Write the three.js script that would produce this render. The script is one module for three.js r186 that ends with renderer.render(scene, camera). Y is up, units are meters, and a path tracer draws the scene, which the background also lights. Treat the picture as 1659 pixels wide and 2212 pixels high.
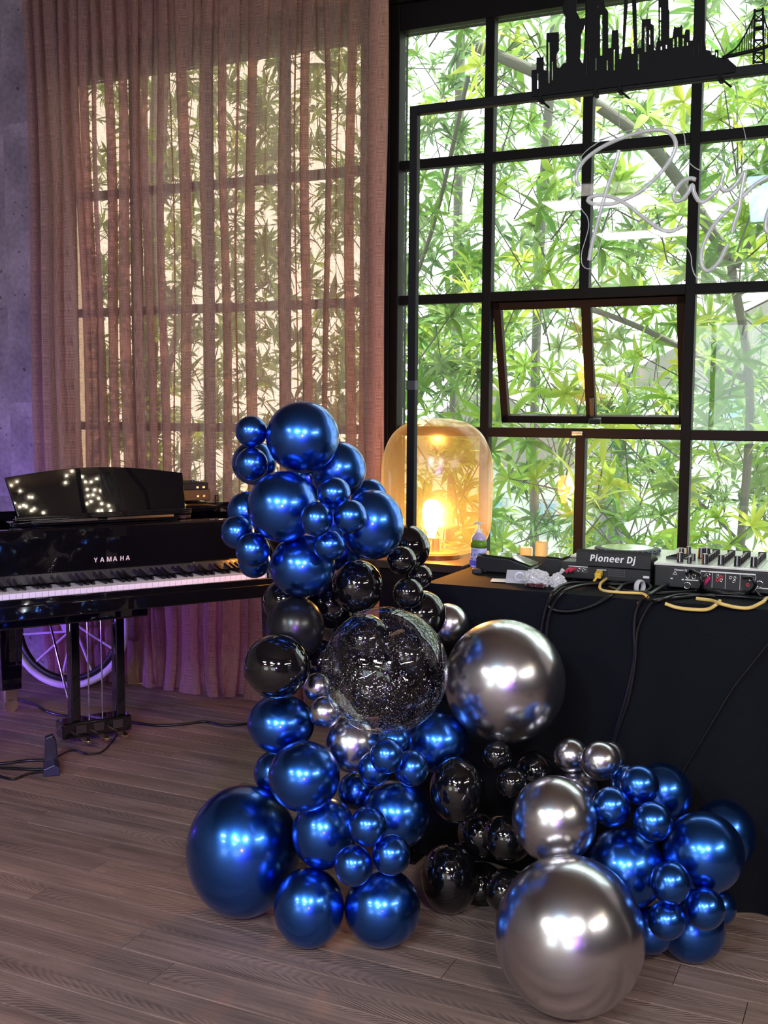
import * as THREE from 'three';
import { RoundedBoxGeometry } from 'three/addons/geometries/RoundedBoxGeometry.js';
import { mergeGeometries } from 'three/addons/utils/BufferGeometryUtils.js';
import { TextGeometry } from 'three/addons/geometries/TextGeometry.js';
import { FontLoader } from 'three/addons/loaders/FontLoader.js';
import { RectAreaLightUniformsLib } from 'three/addons/lights/RectAreaLightUniformsLib.js';
import { ImprovedNoise } from 'three/addons/math/ImprovedNoise.js';

// ---------------------------------------------------------------- camera, sky, sun, lamps, exposure
const scene = new THREE.Scene();
const camera = new THREE.PerspectiveCamera(50.03, 1659 / 2212, 0.05, 200);
camera.rotation.order = 'YXZ';
camera.position.set(0, 1.4, 0);
camera.rotation.set(THREE.MathUtils.degToRad(-5.3), THREE.MathUtils.degToRad(25.2), THREE.MathUtils.degToRad(0.395));
camera.updateMatrixWorld(); camera.updateProjectionMatrix();
const renderer = new THREE.WebGLRenderer({ antialias: true });
renderer.toneMapping = THREE.LinearToneMapping;
renderer.toneMappingExposure = 1.6;
renderer.shadowMap.enabled = true;
RectAreaLightUniformsLib.init();
scene.background = new THREE.Color().setRGB(2.45, 2.6, 2.65);        // bright hazy daylight
const sun = new THREE.DirectionalLight(new THREE.Color().setRGB(1, 0.93, 0.8), 9);
sun.position.set(4.4, 12.6, -7.2); sun.target.position.set(-1.5, 0.5, -5); sun.castShadow = true;
Object.assign(sun.shadow.camera, { left: -12, right: 12, top: 12, bottom: -12, near: 0.5, far: 40 });
sun.shadow.mapSize.set(2048, 2048);
scene.add(sun, sun.target);
const LAMP_COOL = new THREE.Color().setRGB(0.58, 0.82, 1), LAMP_WHITE = new THREE.Color().setRGB(1, 0.93, 0.86), VIOLET = new THREE.Color().setRGB(0.36, 0.1, 1);
const PANEL_POWER = 100, STRIP_POWER = 60, ROOM_POWER = 26, VIOLET_POWER = 72, UPLIGHT_POWER = 10, BULB_POWER = 1.25;

// ---------------------------------------------------------------- helpers
const numbers = {};
function numbered(name) { const n = numbers[name] = (numbers[name] ?? -1) + 1; return n ? name + '_' + String(n).padStart(3, '0') : name; }
let seed = 7;
const rnd = () => { seed = (seed + 0x6d2b79f5) | 0; let t = Math.imul(seed ^ (seed >>> 15), 1 | seed); t = (t + Math.imul(t ^ (t >>> 7), 61 | t)) ^ t; return ((t ^ (t >>> 14)) >>> 0) / 4294967296; };
const rr = (a, b) => a + (b - a) * rnd();
const V = (x, y, z) => new THREE.Vector3(x, y, z);
const RGB = (r, g, b) => new THREE.Color().setRGB(r, g, b);
function mat(o) { return new THREE.MeshPhysicalMaterial(o); }
function tag(o, label, category, group) { o.userData.label = label; o.userData.category = category; if (group) o.userData.group = group; return o; }
function thing(name, label, category, pos = [0, 0, 0], turn = 0, group) {
  const o = new THREE.Group(); o.name = numbered(name); o.position.set(...pos); o.rotation.y = turn; scene.add(o);
  return tag(o, label, category, group);
}
function obj(name, geo, material, parent = scene, pos, rot) {
  const g = Array.isArray(geo) ? merge(geo) : geo;
  const m = new THREE.Mesh(g, material); m.name = parent === scene ? numbered(name) : name;
  if (pos) m.position.set(...pos); if (rot) m.rotation.set(...rot);
  m.castShadow = m.receiveShadow = true; parent.add(m); return m;
}
function struct(name, geo, material, parent = scene, pos) { const m = obj(name, geo, material, parent, pos); if (parent === scene) m.userData.kind = 'structure'; return m; }
function merge(list) { return mergeGeometries(list.map((g) => { const n = g.index ? g.toNonIndexed() : g; for (const k of Object.keys(n.attributes)) if (!['position', 'normal', 'uv'].includes(k)) n.deleteAttribute(k); return n; })); }
// a box by its two corners, with uv in metres
function box(x0, y0, z0, x1, y1, z1, r = 0) {
  const w = x1 - x0, h = y1 - y0, d = z1 - z0;
  const g = r ? new RoundedBoxGeometry(w, h, d, 2, Math.min(r, w / 2.01, h / 2.01, d / 2.01)) : new THREE.BoxGeometry(w, h, d);
  g.translate((x0 + x1) / 2, (y0 + y1) / 2, (z0 + z1) / 2); metricUV(g); return g;
}
function metricUV(g) {
  const p = g.attributes.position, n = g.attributes.normal, uv = new Float32Array(p.count * 2);
  for (let i = 0; i < p.count; i++) {
    const ax = Math.abs(n.getX(i)), ay = Math.abs(n.getY(i)), az = Math.abs(n.getZ(i));
    if (ay >= ax && ay >= az) { uv[2 * i] = p.getX(i); uv[2 * i + 1] = p.getZ(i); } else if (ax >= az) { uv[2 * i] = p.getZ(i); uv[2 * i + 1] = p.getY(i); } else { uv[2 * i] = p.getX(i); uv[2 * i + 1] = p.getY(i); }
  }
  g.setAttribute('uv', new THREE.BufferAttribute(uv, 2)); return g;
}
function tube(pts, r, seg = 0, sides = 8, closed = false) {
  const c = new THREE.CatmullRomCurve3(pts.map((p) => Array.isArray(p) ? V(...p) : p), closed, 'centripetal');
  return new THREE.TubeGeometry(c, seg || Math.max(6, pts.length * 6), r, sides, closed);
}
function rod(a, b, r, sides = 8, r2 = r) {
  const A = Array.isArray(a) ? V(...a) : a, B = Array.isArray(b) ? V(...b) : b, d = B.clone().sub(A), l = d.length();
  const g = new THREE.CylinderGeometry(r2, r, l, sides); g.translate(0, l / 2, 0);
  g.applyQuaternion(new THREE.Quaternion().setFromUnitVectors(V(0, 1, 0), d.normalize())); g.translate(A.x, A.y, A.z); return g;
}
const cyl = (r0, r1, h, x, y, z, s = 24) => { const g = new THREE.CylinderGeometry(r1, r0, h, s); g.translate(x, y + h / 2, z); return g; };
function lathe(pts, seg = 48) { return new THREE.LatheGeometry(pts.map((p) => new THREE.Vector2(...p)), seg); }
function extrude(pts, depth, bevel = 0, holes = []) {
  const s = new THREE.Shape(pts.map((p) => new THREE.Vector2(...p)));
  for (const h of holes) s.holes.push(new THREE.Path(h.map((p) => new THREE.Vector2(...p))));
  return new THREE.ExtrudeGeometry(s, { depth, bevelEnabled: bevel > 0, bevelThickness: bevel, bevelSize: bevel, bevelOffset: -bevel, bevelSegments: 2, curveSegments: 10 });
}
// value noise and textures
const perlin = new ImprovedNoise();
function fbm(x, y, z, o = 4) { let s = 0, a = 0.5; for (let i = 0; i < o; i++) { s += a * perlin.noise(x, y, z + i * 7.3); x *= 2.03; y *= 2.03; a *= 0.5; } return s; }
function texture(w, h, fn, srgb) {
  const d = new Uint8Array(w * h * 4);
  for (let y = 0; y < h; y++) for (let x = 0; x < w; x++) {
    const c = fn(x / w, y / h, x, y), i = (y * w + x) * 4;
    for (let k = 0; k < 3; k++) d[i + k] = Math.max(0, Math.min(255, 255 * (Array.isArray(c) ? c[k] : c)));
    d[i + 3] = 255;
  }
  const t = new THREE.DataTexture(d, w, h); t.wrapS = t.wrapT = THREE.RepeatWrapping; t.magFilter = THREE.LinearFilter; t.minFilter = THREE.LinearMipmapLinearFilter; t.generateMipmaps = true;
  if (srgb) t.colorSpace = THREE.SRGBColorSpace; t.needsUpdate = true; return t;
}
const repeated = (t, x, y) => { const c = t.clone(); c.repeat.set(x, y); c.needsUpdate = true; return c; };

// ---------------------------------------------------------------- materials
// sawn oak: a strip of texture is 2 m by 0.5 m, with streaks along the board, saw kerfs across it and a few knots
const kerf = (u, v) => { const band = fbm(u * 3, v * 9, 4.2, 2); return band > 0.02 ? Math.min(1, (band - 0.02) * 7) * (0.5 + 0.5 * Math.sin((u * 2 + 0.22 * Math.sin(v * 9)) * Math.PI * 2 * 34 + 3 * perlin.noise(u * 20, v * 20, 1))) : 0; };
const grain = (u, v) => 0.5 + 0.55 * fbm(u * 7, v * 60, 1.5, 4) + 0.3 * fbm(u * 40, v * 190, 8.5, 2);
const woodMap = texture(1024, 512, (u, v) => {
  const g = grain(u, v), k = kerf(u, v), big = fbm(u * 4, v * 8, 12, 3), s = 0.82 + 0.34 * (g - 0.5) + 0.3 * big - 0.09 * k;
  return [0.60 * s, 0.515 * s, 0.475 * s];
}, true);
const woodBump = texture(1024, 512, (u, v) => 0.5 + 0.35 * (grain(u, v) - 0.5) - 0.35 * kerf(u, v));
const plankMats = [[1, 0.97, 0.96], [0.9, 0.87, 0.86], [1.08, 1.02, 0.99], [0.97, 0.93, 0.9]].map((c) => mat({ color: RGB(...c), map: repeated(woodMap, 0.5, 2), bumpMap: repeated(woodBump, 0.5, 2), bumpScale: 0.003, roughness: 0.62, specularIntensity: 0.5 }));
const concreteMap = texture(512, 512, (u, v) => { const s = 0.62 + 0.25 * fbm(u * 5, v * 5, 3, 5) + 0.12 * fbm(u * 60, v * 60, 9, 2), pit = fbm(u * 45, v * 45, 21, 2) > 0.34 ? 0.6 : 1; return [s * pit, 0.97 * s * pit, 0.93 * s * pit]; }, true);
const concreteBump = texture(512, 512, (u, v) => 0.6 + 0.3 * fbm(u * 22, v * 22, 5, 4) - (fbm(u * 45, v * 45, 21, 2) > 0.34 ? 0.4 : 0));
const concrete = mat({ color: RGB(0.62, 0.6, 0.6), map: repeated(concreteMap, 0.7, 0.7), bumpMap: repeated(concreteBump, 0.7, 0.7), bumpScale: 0.006, roughness: 0.92 });
const weave = texture(512, 512, (u, v, x, y) => { const t = 0.5 + 0.5 * Math.sin(x * Math.PI / 2), w = 0.5 + 0.5 * Math.sin(y * Math.PI / 2), s = 0.8 + 0.1 * t * w + 0.22 * perlin.noise(u * 4, v * 130, 2) + 0.2 * perlin.noise(u * 130, v * 4, 6); return [s, s * 0.97, s * 0.94]; }, true);
const weaveBump = texture(256, 256, (u, v, x, y) => 0.5 + 0.25 * Math.sin(x * Math.PI / 2) + 0.25 * Math.sin(y * Math.PI / 2));
const plaster = mat({ color: RGB(0.55, 0.5, 0.46), bumpMap: repeated(concreteBump, 0.5, 0.5), bumpScale: 0.002, roughness: 0.95 });
const ceilingMat = mat({ color: RGB(0.15, 0.1, 0.08), roughness: 0.9 });
const steel = mat({ color: RGB(0.005, 0.0045, 0.0045), roughness: 0.5, specularIntensity: 0.22 });
const bronzeSteel = mat({ color: RGB(0.011, 0.006, 0.005), roughness: 0.5, specularIntensity: 0.25 });
const glassPane = mat({ color: RGB(0.93, 0.97, 0.95), roughness: 0, transmission: 1, thickness: 0, ior: 1.5 });
const piano = mat({ color: RGB(0.004, 0.004, 0.0045), roughness: 0.03, clearcoat: 1, clearcoatRoughness: 0.01 });
const pianoInside = mat({ color: RGB(0.06, 0.035, 0.025), roughness: 0.5 });
const ivory = mat({ color: RGB(0.86, 0.85, 0.84), roughness: 0.25 });
const ebony = mat({ color: RGB(0.006, 0.006, 0.007), roughness: 0.22 });
const brass = mat({ color: RGB(0.86, 0.74, 0.5), metalness: 1, roughness: 0.2 });
const chrome = mat({ color: RGB(0.8, 0.8, 0.82), metalness: 1, roughness: 0.15 });
const blackPlastic = mat({ color: RGB(0.012, 0.012, 0.014), roughness: 0.42 });
const blackMatte = mat({ color: RGB(0.0045, 0.0043, 0.0045), roughness: 0.75, specularIntensity: 0.3 });
const rubber = mat({ color: RGB(0.006, 0.006, 0.0065), roughness: 0.36 });
const blackCloth = mat({ color: RGB(0.0036, 0.0042, 0.0078), roughness: 0.85, specularIntensity: 0.3, bumpMap: repeated(weaveBump, 4, 4), bumpScale: 0.0006 });
const silverPlate = mat({ color: RGB(0.75, 0.74, 0.71), metalness: 0.6, roughness: 0.3 });
const whitePrint = mat({ color: RGB(0.75, 0.75, 0.75), roughness: 0.5 });
const balloonMats = [
  mat({ color: RGB(0.03, 0.155, 0.6), metalness: 1, roughness: 0.27, clearcoat: 0.55, clearcoatRoughness: 0.1 }),
  mat({ color: RGB(0.63, 0.625, 0.66), metalness: 1, roughness: 0.24, clearcoat: 0.5, clearcoatRoughness: 0.08 }),
  mat({ color: RGB(0.0035, 0.0035, 0.004), roughness: 0.07, clearcoat: 1, clearcoatRoughness: 0.04 }),
  mat({ color: RGB(0.93, 0.93, 0.95), roughness: 0.0, transmission: 1, thickness: 0, ior: 1.5 }),
];
const satinBlack = mat({ color: RGB(0.006, 0.006, 0.007), roughness: 0.28 });

// ---------------------------------------------------------------- the room
const WZ = -4.65;                                                    // plane of the window glass
const floor = struct('floor', [box(-6, -0.12, -4.85, 4, -0.008, 7.2)], mat({ color: RGB(0.12, 0.1, 0.09), roughness: 0.8 }));
{ // the boards, laid along the window wall; shared shapes of a few lengths, each with its own stretch of grain
  const W = 0.112, shapes = [];
  for (let k = 0; k < 14; k++) {
    const L = [1.5, 1.9, 2.3][k % 3];
    const g = merge([extrude([[-W / 2 + 0.0012, 0], [W / 2 - 0.0012, 0], [W / 2 - 0.0012, 0.0062], [W / 2 - 0.003, 0.008], [-W / 2 + 0.003, 0.008], [-W / 2 + 0.0012, 0.0062]], L - 0.002)]);
    g.rotateY(Math.PI / 2); metricUV(g);
    const uv = g.attributes.uv, u0 = rr(0, 2), v0 = rr(0, 0.5); for (let i = 0; i < uv.count; i++) uv.setXY(i, uv.getX(i) + u0, uv.getY(i) + v0);
    shapes.push([g, L]);
  }
  const strips = [];
  for (let z = -4.6; z < 0.2; z += W) {
    let x = -5.9 - rr(0, 1.4);
    while (x < 1.2) {
      const [g, L] = shapes[Math.floor(rnd() * 14)];
      if (x + L > -5.6) obj('plank', g, plankMats[Math.floor(rnd() * 4)], floor, [x, -0.008, z]);
      x += L;
    }
  }
}
struct('floor', [box(-6, -0.008, 0.25, 4, 0, 7.2), box(1.2, -0.008, -4.66, 4, 0, 0.25)], plankMats[0]);
// window wall: pieces round the two openings
struct('wall_back', [
  box(-6, 0, -4.85, -4.1, 3.8, -4.6), box(-4.1, 0, -4.85, 1.05, 0.7, -4.6), box(-4.1, 3.24, -4.85, 1.05, 3.8, -4.6), box(-2.27, 0.7, -4.85, -2.19, 3.24, -4.6), box(1.05, 0, -4.85, 4, 3.8, -4.6)], plaster);
struct('wall_pillar', [box(-4.62, 0, -4.6, -4.0, 3.8, -4.44, 0.01)], concrete);
struct('wall_left', [box(-6.2, 0, -4.85, -6, 3.8, 7.2)], concrete);
struct('wall_right', [box(4, 0, -4.85, 4.2, 3.8, 7.2)], mat({ color: RGB(0.07, 0.055, 0.05), roughness: 0.9 }));
struct('wall_front', [box(-6, 0, 7, -3.6, 3.8, 7.2), box(-3.6, 0, 7, 3, 0.9, 7.2), box(-3.6, 2.7, 7, 3, 3.8, 7.2), box(-1.4, 0.9, 7, 0.6, 2.7, 7.2), box(3, 0, 7, 4, 3.8, 7.2)], plaster);
struct('ceiling', [box(-6.2, 3.8, -4.85, 4.2, 3.95, 7.2)], ceilingMat);
for (const [k, x0, x1] of [[3, -3.6, -1.4], [4, 0.6, 3]]) {
  const w = new THREE.Group(); w.name = 'window_' + k; w.userData.kind = 'structure'; scene.add(w);
  obj('frame', [box(x0, 0.9, 7.02, x0 + 0.06, 2.7, 7.1), box(x1 - 0.06, 0.9, 7.02, x1, 2.7, 7.1), box(x0, 0.9, 7.02, x1, 0.96, 7.1), box(x0, 2.64, 7.02, x1, 2.7, 7.1), box((x0 + x1) / 2 - 0.03, 0.9, 7.02, (x0 + x1) / 2 + 0.03, 2.7, 7.1)], steel, w);
  obj('pane', box(x0 + 0.06, 0.96, 7.05, (x0 + x1) / 2 - 0.03, 2.64, 7.055), glassPane, w); obj('pane', box((x0 + x1) / 2 + 0.03, 0.96, 7.05, x1 - 0.06, 2.64, 7.055), glassPane, w);
}
// steel windows: vertical bars, horizontal bars and a pane for every opening between them
const ROWS = [0.753, 1.307, 1.9, 2.5, 3.095];
function steelWindow(n, xs, open) {
  const w = new THREE.Group(); w.name = 'window_' + n; w.userData.kind = 'structure'; scene.add(w);
  const x0 = xs[0], x1 = xs[xs.length - 1], y0 = ROWS[0], y1 = ROWS[4], bz0 = WZ - 0.02, bz1 = WZ + 0.03, t = 0.021;
  obj('frame', [box(x0 - 0.08, y0 - 0.05, WZ - 0.05, x0 + 0.008, y1 + 0.13, WZ + 0.05, 0.004), box(x1 - 0.008, y0 - 0.05, WZ - 0.05, x1 + 0.08, y1 + 0.13, WZ + 0.05, 0.004), box(x0, y1 - 0.012, WZ - 0.05, x1, y1 + 0.13, WZ + 0.04, 0.004), box(x0, y0 - 0.05, WZ - 0.05, x1, y0 + 0.01, WZ + 0.05, 0.004), box(x0 - 0.09, y1 + 0.1, WZ + 0.03, x1 + 0.09, y1 + 0.14, WZ + 0.07, 0.004), box(x0 - 0.055, y0, WZ + 0.04, x0 - 0.03, y1 + 0.1, WZ + 0.062, 0.004)], steel, w);
  for (let i = 1; i < xs.length - 1; i++) obj('vertical_bar', box(xs[i] - t, y0, bz0, xs[i] + t, y1, bz1, 0.004), steel, w);
  for (let j = 1; j < 4; j++) obj('horizontal_bar', box(x0, ROWS[j] - t, bz0 + 0.002, x1, ROWS[j] + t, bz1 - 0.002, 0.004), j === 1 ? bronzeSteel : steel, w);
  for (let i = 0; i < xs.length - 1; i++) for (let j = 0; j < 4; j++) {
    if (open && j === 1 && (i === 1 || i === 2)) continue;
    obj('pane', box(xs[i] + t - 0.004, ROWS[j] + t - 0.006, WZ - 0.003, xs[i + 1] - t + 0.004, ROWS[j + 1] - t + 0.006, WZ + 0.003), glassPane, w);
  }
  return w;
}
const w1 = steelWindow(1, [-2.112, -1.685, -1.248, -0.806, -0.365, 0.075, 0.515, 0.955], true);
steelWindow(2, [-4.04, -3.60, -3.16, -2.72, -2.29], false);
{ // the sash that stands open: hung at the top, swung out
  for (const c of w1.children.slice()) if (c.name === 'vertical_bar' && Math.abs(new THREE.Box3().setFromObject(c).getCenter(V(0, 0, 0)).x + 1.248) < 0.01) {
    w1.remove(c);
    obj('vertical_bar', [box(-1.248 - 0.021, 1.9, WZ - 0.02, -1.248 + 0.021, ROWS[4], WZ + 0.03, 0.004)], steel, w1);
    obj('vertical_bar', [box(-1.248 - 0.021, ROWS[0], WZ - 0.02, -1.248 + 0.021, 1.307, WZ + 0.03, 0.004)], bronzeSteel, w1);
  }
  const s = new THREE.Group(); s.name = 'open_sash'; s.position.set(-1.2465, 1.879, WZ - 0.01); s.rotation.x = THREE.MathUtils.degToRad(15.5); w1.add(s);
  const hw = 0.416, h = 0.548, t = 0.034;
  obj('sash_frame', [box(-hw, -h, -0.018, -hw + t, 0, 0.018, 0.003), box(hw - t, -h, -0.018, hw, 0, 0.018, 0.003), box(-hw, -t, -0.018, hw, 0, 0.018, 0.003), box(-hw, -h, -0.018, hw, -h + t, 0.018, 0.003), box(-0.021, -h, -0.016, 0.021, 0, 0.016, 0.003)], bronzeSteel, s);
  obj('pane', box(-hw + t, -h + t, -0.003, -0.021, -t, 0.003), glassPane, s); obj('pane', box(0.021, -h + t, -0.003, hw - t, -t, 0.003), glassPane, s);
  obj('handle', [box(0.0, -h + 0.01, 0.018, 0.018, -h + 0.12, 0.03, 0.003), box(-0.002, -h + 0.005, 0.016, 0.05, -h + 0.03, 0.045, 0.004)], blackPlastic, s);
  obj('latch', box(-1.285, 1.297, WZ + 0.03, -1.235, 1.315, WZ + 0.04, 0.004), chrome, w1);
}
struct('trim_1', [box(-2.19, 0.70, -4.62, 1.05, 0.745, -4.34, 0.006)], mat({ color: RGB(0.02, 0.02, 0.02), roughness: 0.12, clearcoat: 1 }));    // polished window ledge

// ---------------------------------------------------------------- lamps of the room, behind the camera
function panelLamp(label, x, y, z, color, power, w, h, target) {
  const t = thing('ceiling_lamp', label, 'lamp', [x, y, z]);
  const p = new THREE.Group(); p.lookAt(V(target[0] - x, target[1] - y, target[2] - z)); p.name = 'head'; t.add(p);
  obj('housing', box(-w / 2 - 0.02, -h / 2 - 0.02, -0.05, w / 2 + 0.02, h / 2 + 0.02, 0, 0.01), blackPlastic, p);
  obj('lamp_diffuser', box(-w / 2, -h / 2, 0, w / 2, h / 2, 0.004), mat({ color: RGB(0.8, 0.8, 0.8), emissive: color, emissiveIntensity: 6 }), p);
  obj('hanging_rod', rod([0, 0.03, 0], [0, 3.8 - y, 0], 0.008), blackPlastic, t);
  const l = new THREE.RectAreaLight(color, power, w, h); l.name = 'panel_lamp'; l.position.set(x, y, z).add(V(target[0] - x, target[1] - y, target[2] - z).normalize().multiplyScalar(0.012)); l.lookAt(...target); scene.add(l);
}
panelLamp('cool white square stage panel on the left behind the camera', -0.75, 2.75, 1.3, LAMP_COOL, PANEL_POWER, 0.4, 0.3, [-1.2, 0.4, -2.6]);
panelLamp('neutral white square stage panel on the right behind the camera', 1.1, 2.75, 0.9, LAMP_WHITE, PANEL_POWER, 0.4, 0.3, [-1.0, 0.4, -2.6]);
panelLamp('long slim light bar along the right wall', 2.9, 2.55, -0.9, LAMP_WHITE, STRIP_POWER, 1.8, 0.07, [-0.6, 0.4, -2.6]);
for (const [x, z, where] of [[-3.2, 3.2, 'left of the middle'], [0.4, 3.6, 'right of the middle'], [-3.2, 5.6, 'near the back left window'], [0.4, 5.8, 'near the back right window']]) {
  const t = thing('ceiling_light', 'large flush ceiling panel light behind the camera, ' + where, 'light', [x, 3.8, z], 0, 'flush ceiling panels');
  obj('housing', box(-0.64, -0.04, -0.34, 0.64, 0, 0.34, 0.01), whitePrint, t); obj('lamp_diffuser', box(-0.6, -0.046, -0.3, 0.6, -0.04, 0.3), mat({ color: RGB(0.8, 0.8, 0.8), emissive: LAMP_WHITE, emissiveIntensity: 3 }), t);
  const l = new THREE.RectAreaLight(LAMP_WHITE, ROOM_POWER, 1.2, 0.6); l.name = 'flush_panel_lamp'; l.position.set(x, 3.745, z); l.lookAt(x, 0, z); scene.add(l);
}
{ // fairy lights strung high along the right wall
  const bulbs = [[3.700, 3.834, -1.121], [3.700, 3.811, -1.142], [3.700, 3.771, -1.148], [3.700, 3.799, -1.210], [3.700, 3.689, -1.229], [3.700, 3.569, -1.151], [3.700, 3.602, -1.311], [3.700, 3.592, -1.343], [3.700, 3.526, -1.243], [3.700, 3.519, -1.201], [3.700, 3.506, -1.268], [3.700, 3.463, -1.346], [3.700, 3.450, -1.315], [3.700, 3.398, -1.433], [3.700, 3.742, -1.726], [3.700, 3.668, -1.704], [3.700, 3.776, -1.789], [3.700, 3.768, -1.838], [3.700, 3.692, -1.884], [3.700, 3.628, -1.910], [3.700, 3.614, -1.968], [3.700, 3.634, -2.029], [3.700, 3.543, -1.914], [3.700, 3.521, -1.990], [3.700, 3.497, -2.048], [3.700, 3.473, -1.913], [3.700, 3.470, -1.965], [3.700, 3.404, -1.934], [3.700, 3.390, -1.887], [3.700, 3.420, -2.015], [3.700, 3.354, -2.037], [3.700, 3.317, -2.105], [3.700, 3.288, -1.989], [3.700, 3.282, -2.028], [3.700, 3.257, -2.117]];
  const t = thing('fairy_lights', 'string of tiny warm bulbs hung high on the right wall behind the camera', 'lights', [0, 0, 0]), warm = mat({ color: RGB(1, 0.9, 0.7), emissive: RGB(1, 0.86, 0.6), emissiveIntensity: 110 }), g = new THREE.SphereGeometry(0.0085, 10, 8);
  for (const p of bulbs) obj('light_bulb', g, warm, t, p);
  for (let k = 0; k < bulbs.length - 1; k++) if (V(...bulbs[k]).distanceTo(V(...bulbs[k + 1])) < 1) obj('wire', rod(bulbs[k], bulbs[k + 1], 0.0015, 4), rubber, t);
}
{ // violet stage spot
  const P = V(2.3, 2.05, 4.2), T = V(-4.6, 1.1, -4.2), d = T.clone().sub(P).normalize();
  const t = thing('stage_spotlight', 'violet stage spotlight on a pole at the back of the room', 'spotlight', [P.x, 0, P.z]);
  obj('pole', [cyl(0.02, 0.02, P.y - 0.05, 0, 0, 0), cyl(0.25, 0.22, 0.02, 0, 0, 0)], blackPlastic, t);
  const h = new THREE.Group(); h.name = 'head'; h.position.y = P.y; h.lookAt(V(P.x, P.y, P.z).add(d).sub(V(P.x, 0, P.z))); t.add(h);
  const c = new THREE.CylinderGeometry(0.11, 0.09, 0.2, 28); c.rotateX(Math.PI / 2); c.translate(0, 0, -0.1); obj('housing', c, blackPlastic, h);
  const f = new THREE.CylinderGeometry(0.105, 0.105, 0.006, 28); f.rotateX(Math.PI / 2); f.translate(0, 0, 0.004); obj('lamp_lens', f, mat({ color: RGB(0.1, 0.05, 0.3), emissive: VIOLET, emissiveIntensity: 150 }), h);
  const l = new THREE.SpotLight(VIOLET, VIOLET_POWER, 0, 0.30, 0.8, 2); l.name = 'violet_spot_lamp'; l.position.copy(P).addScaledVector(d, 0.06); l.target.position.copy(T); l.shadow.radius = 5; l.castShadow = true; scene.add(l, l.target);
}

{ // violet uplight on the floor at the left end of the piano
  const P = V(-4.9, 0.16, -2.9), T = V(-3.3, 0.6, -4.45), d = T.clone().sub(P).normalize(), t = thing('floor_uplight', 'small violet uplight on the floor beyond the left end of the piano', 'uplight', [P.x, 0, P.z]);
  obj('bracket', [box(-0.09, 0, -0.05, 0.09, 0.012, 0.05, 0.003), box(-0.09, 0, -0.01, -0.082, 0.16, 0.01, 0.002), box(0.082, 0, -0.01, 0.09, 0.16, 0.01, 0.002)], blackPlastic, t);
  const h = new THREE.Group(); h.name = 'head'; h.position.y = P.y; h.lookAt(d.clone().add(V(0, P.y, 0))); t.add(h);
  obj('housing', new THREE.CylinderGeometry(0.078, 0.07, 0.12, 24).rotateX(Math.PI / 2).translate(0, 0, -0.06), blackPlastic, h);
  obj('lamp_lens', new THREE.CylinderGeometry(0.07, 0.07, 0.004, 24).rotateX(Math.PI / 2).translate(0, 0, 0.003), mat({ color: RGB(0.1, 0.05, 0.3), emissive: VIOLET, emissiveIntensity: 8 }), h);
  const l = new THREE.SpotLight(RGB(0.24, 0.09, 1), UPLIGHT_POWER, 0, 0.85, 0.8, 2); l.name = 'uplight_lamp'; l.position.copy(P).addScaledVector(d, 0.04); l.target.position.copy(T); l.shadow.radius = 3; l.castShadow = true; scene.add(l, l.target);
}

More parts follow.
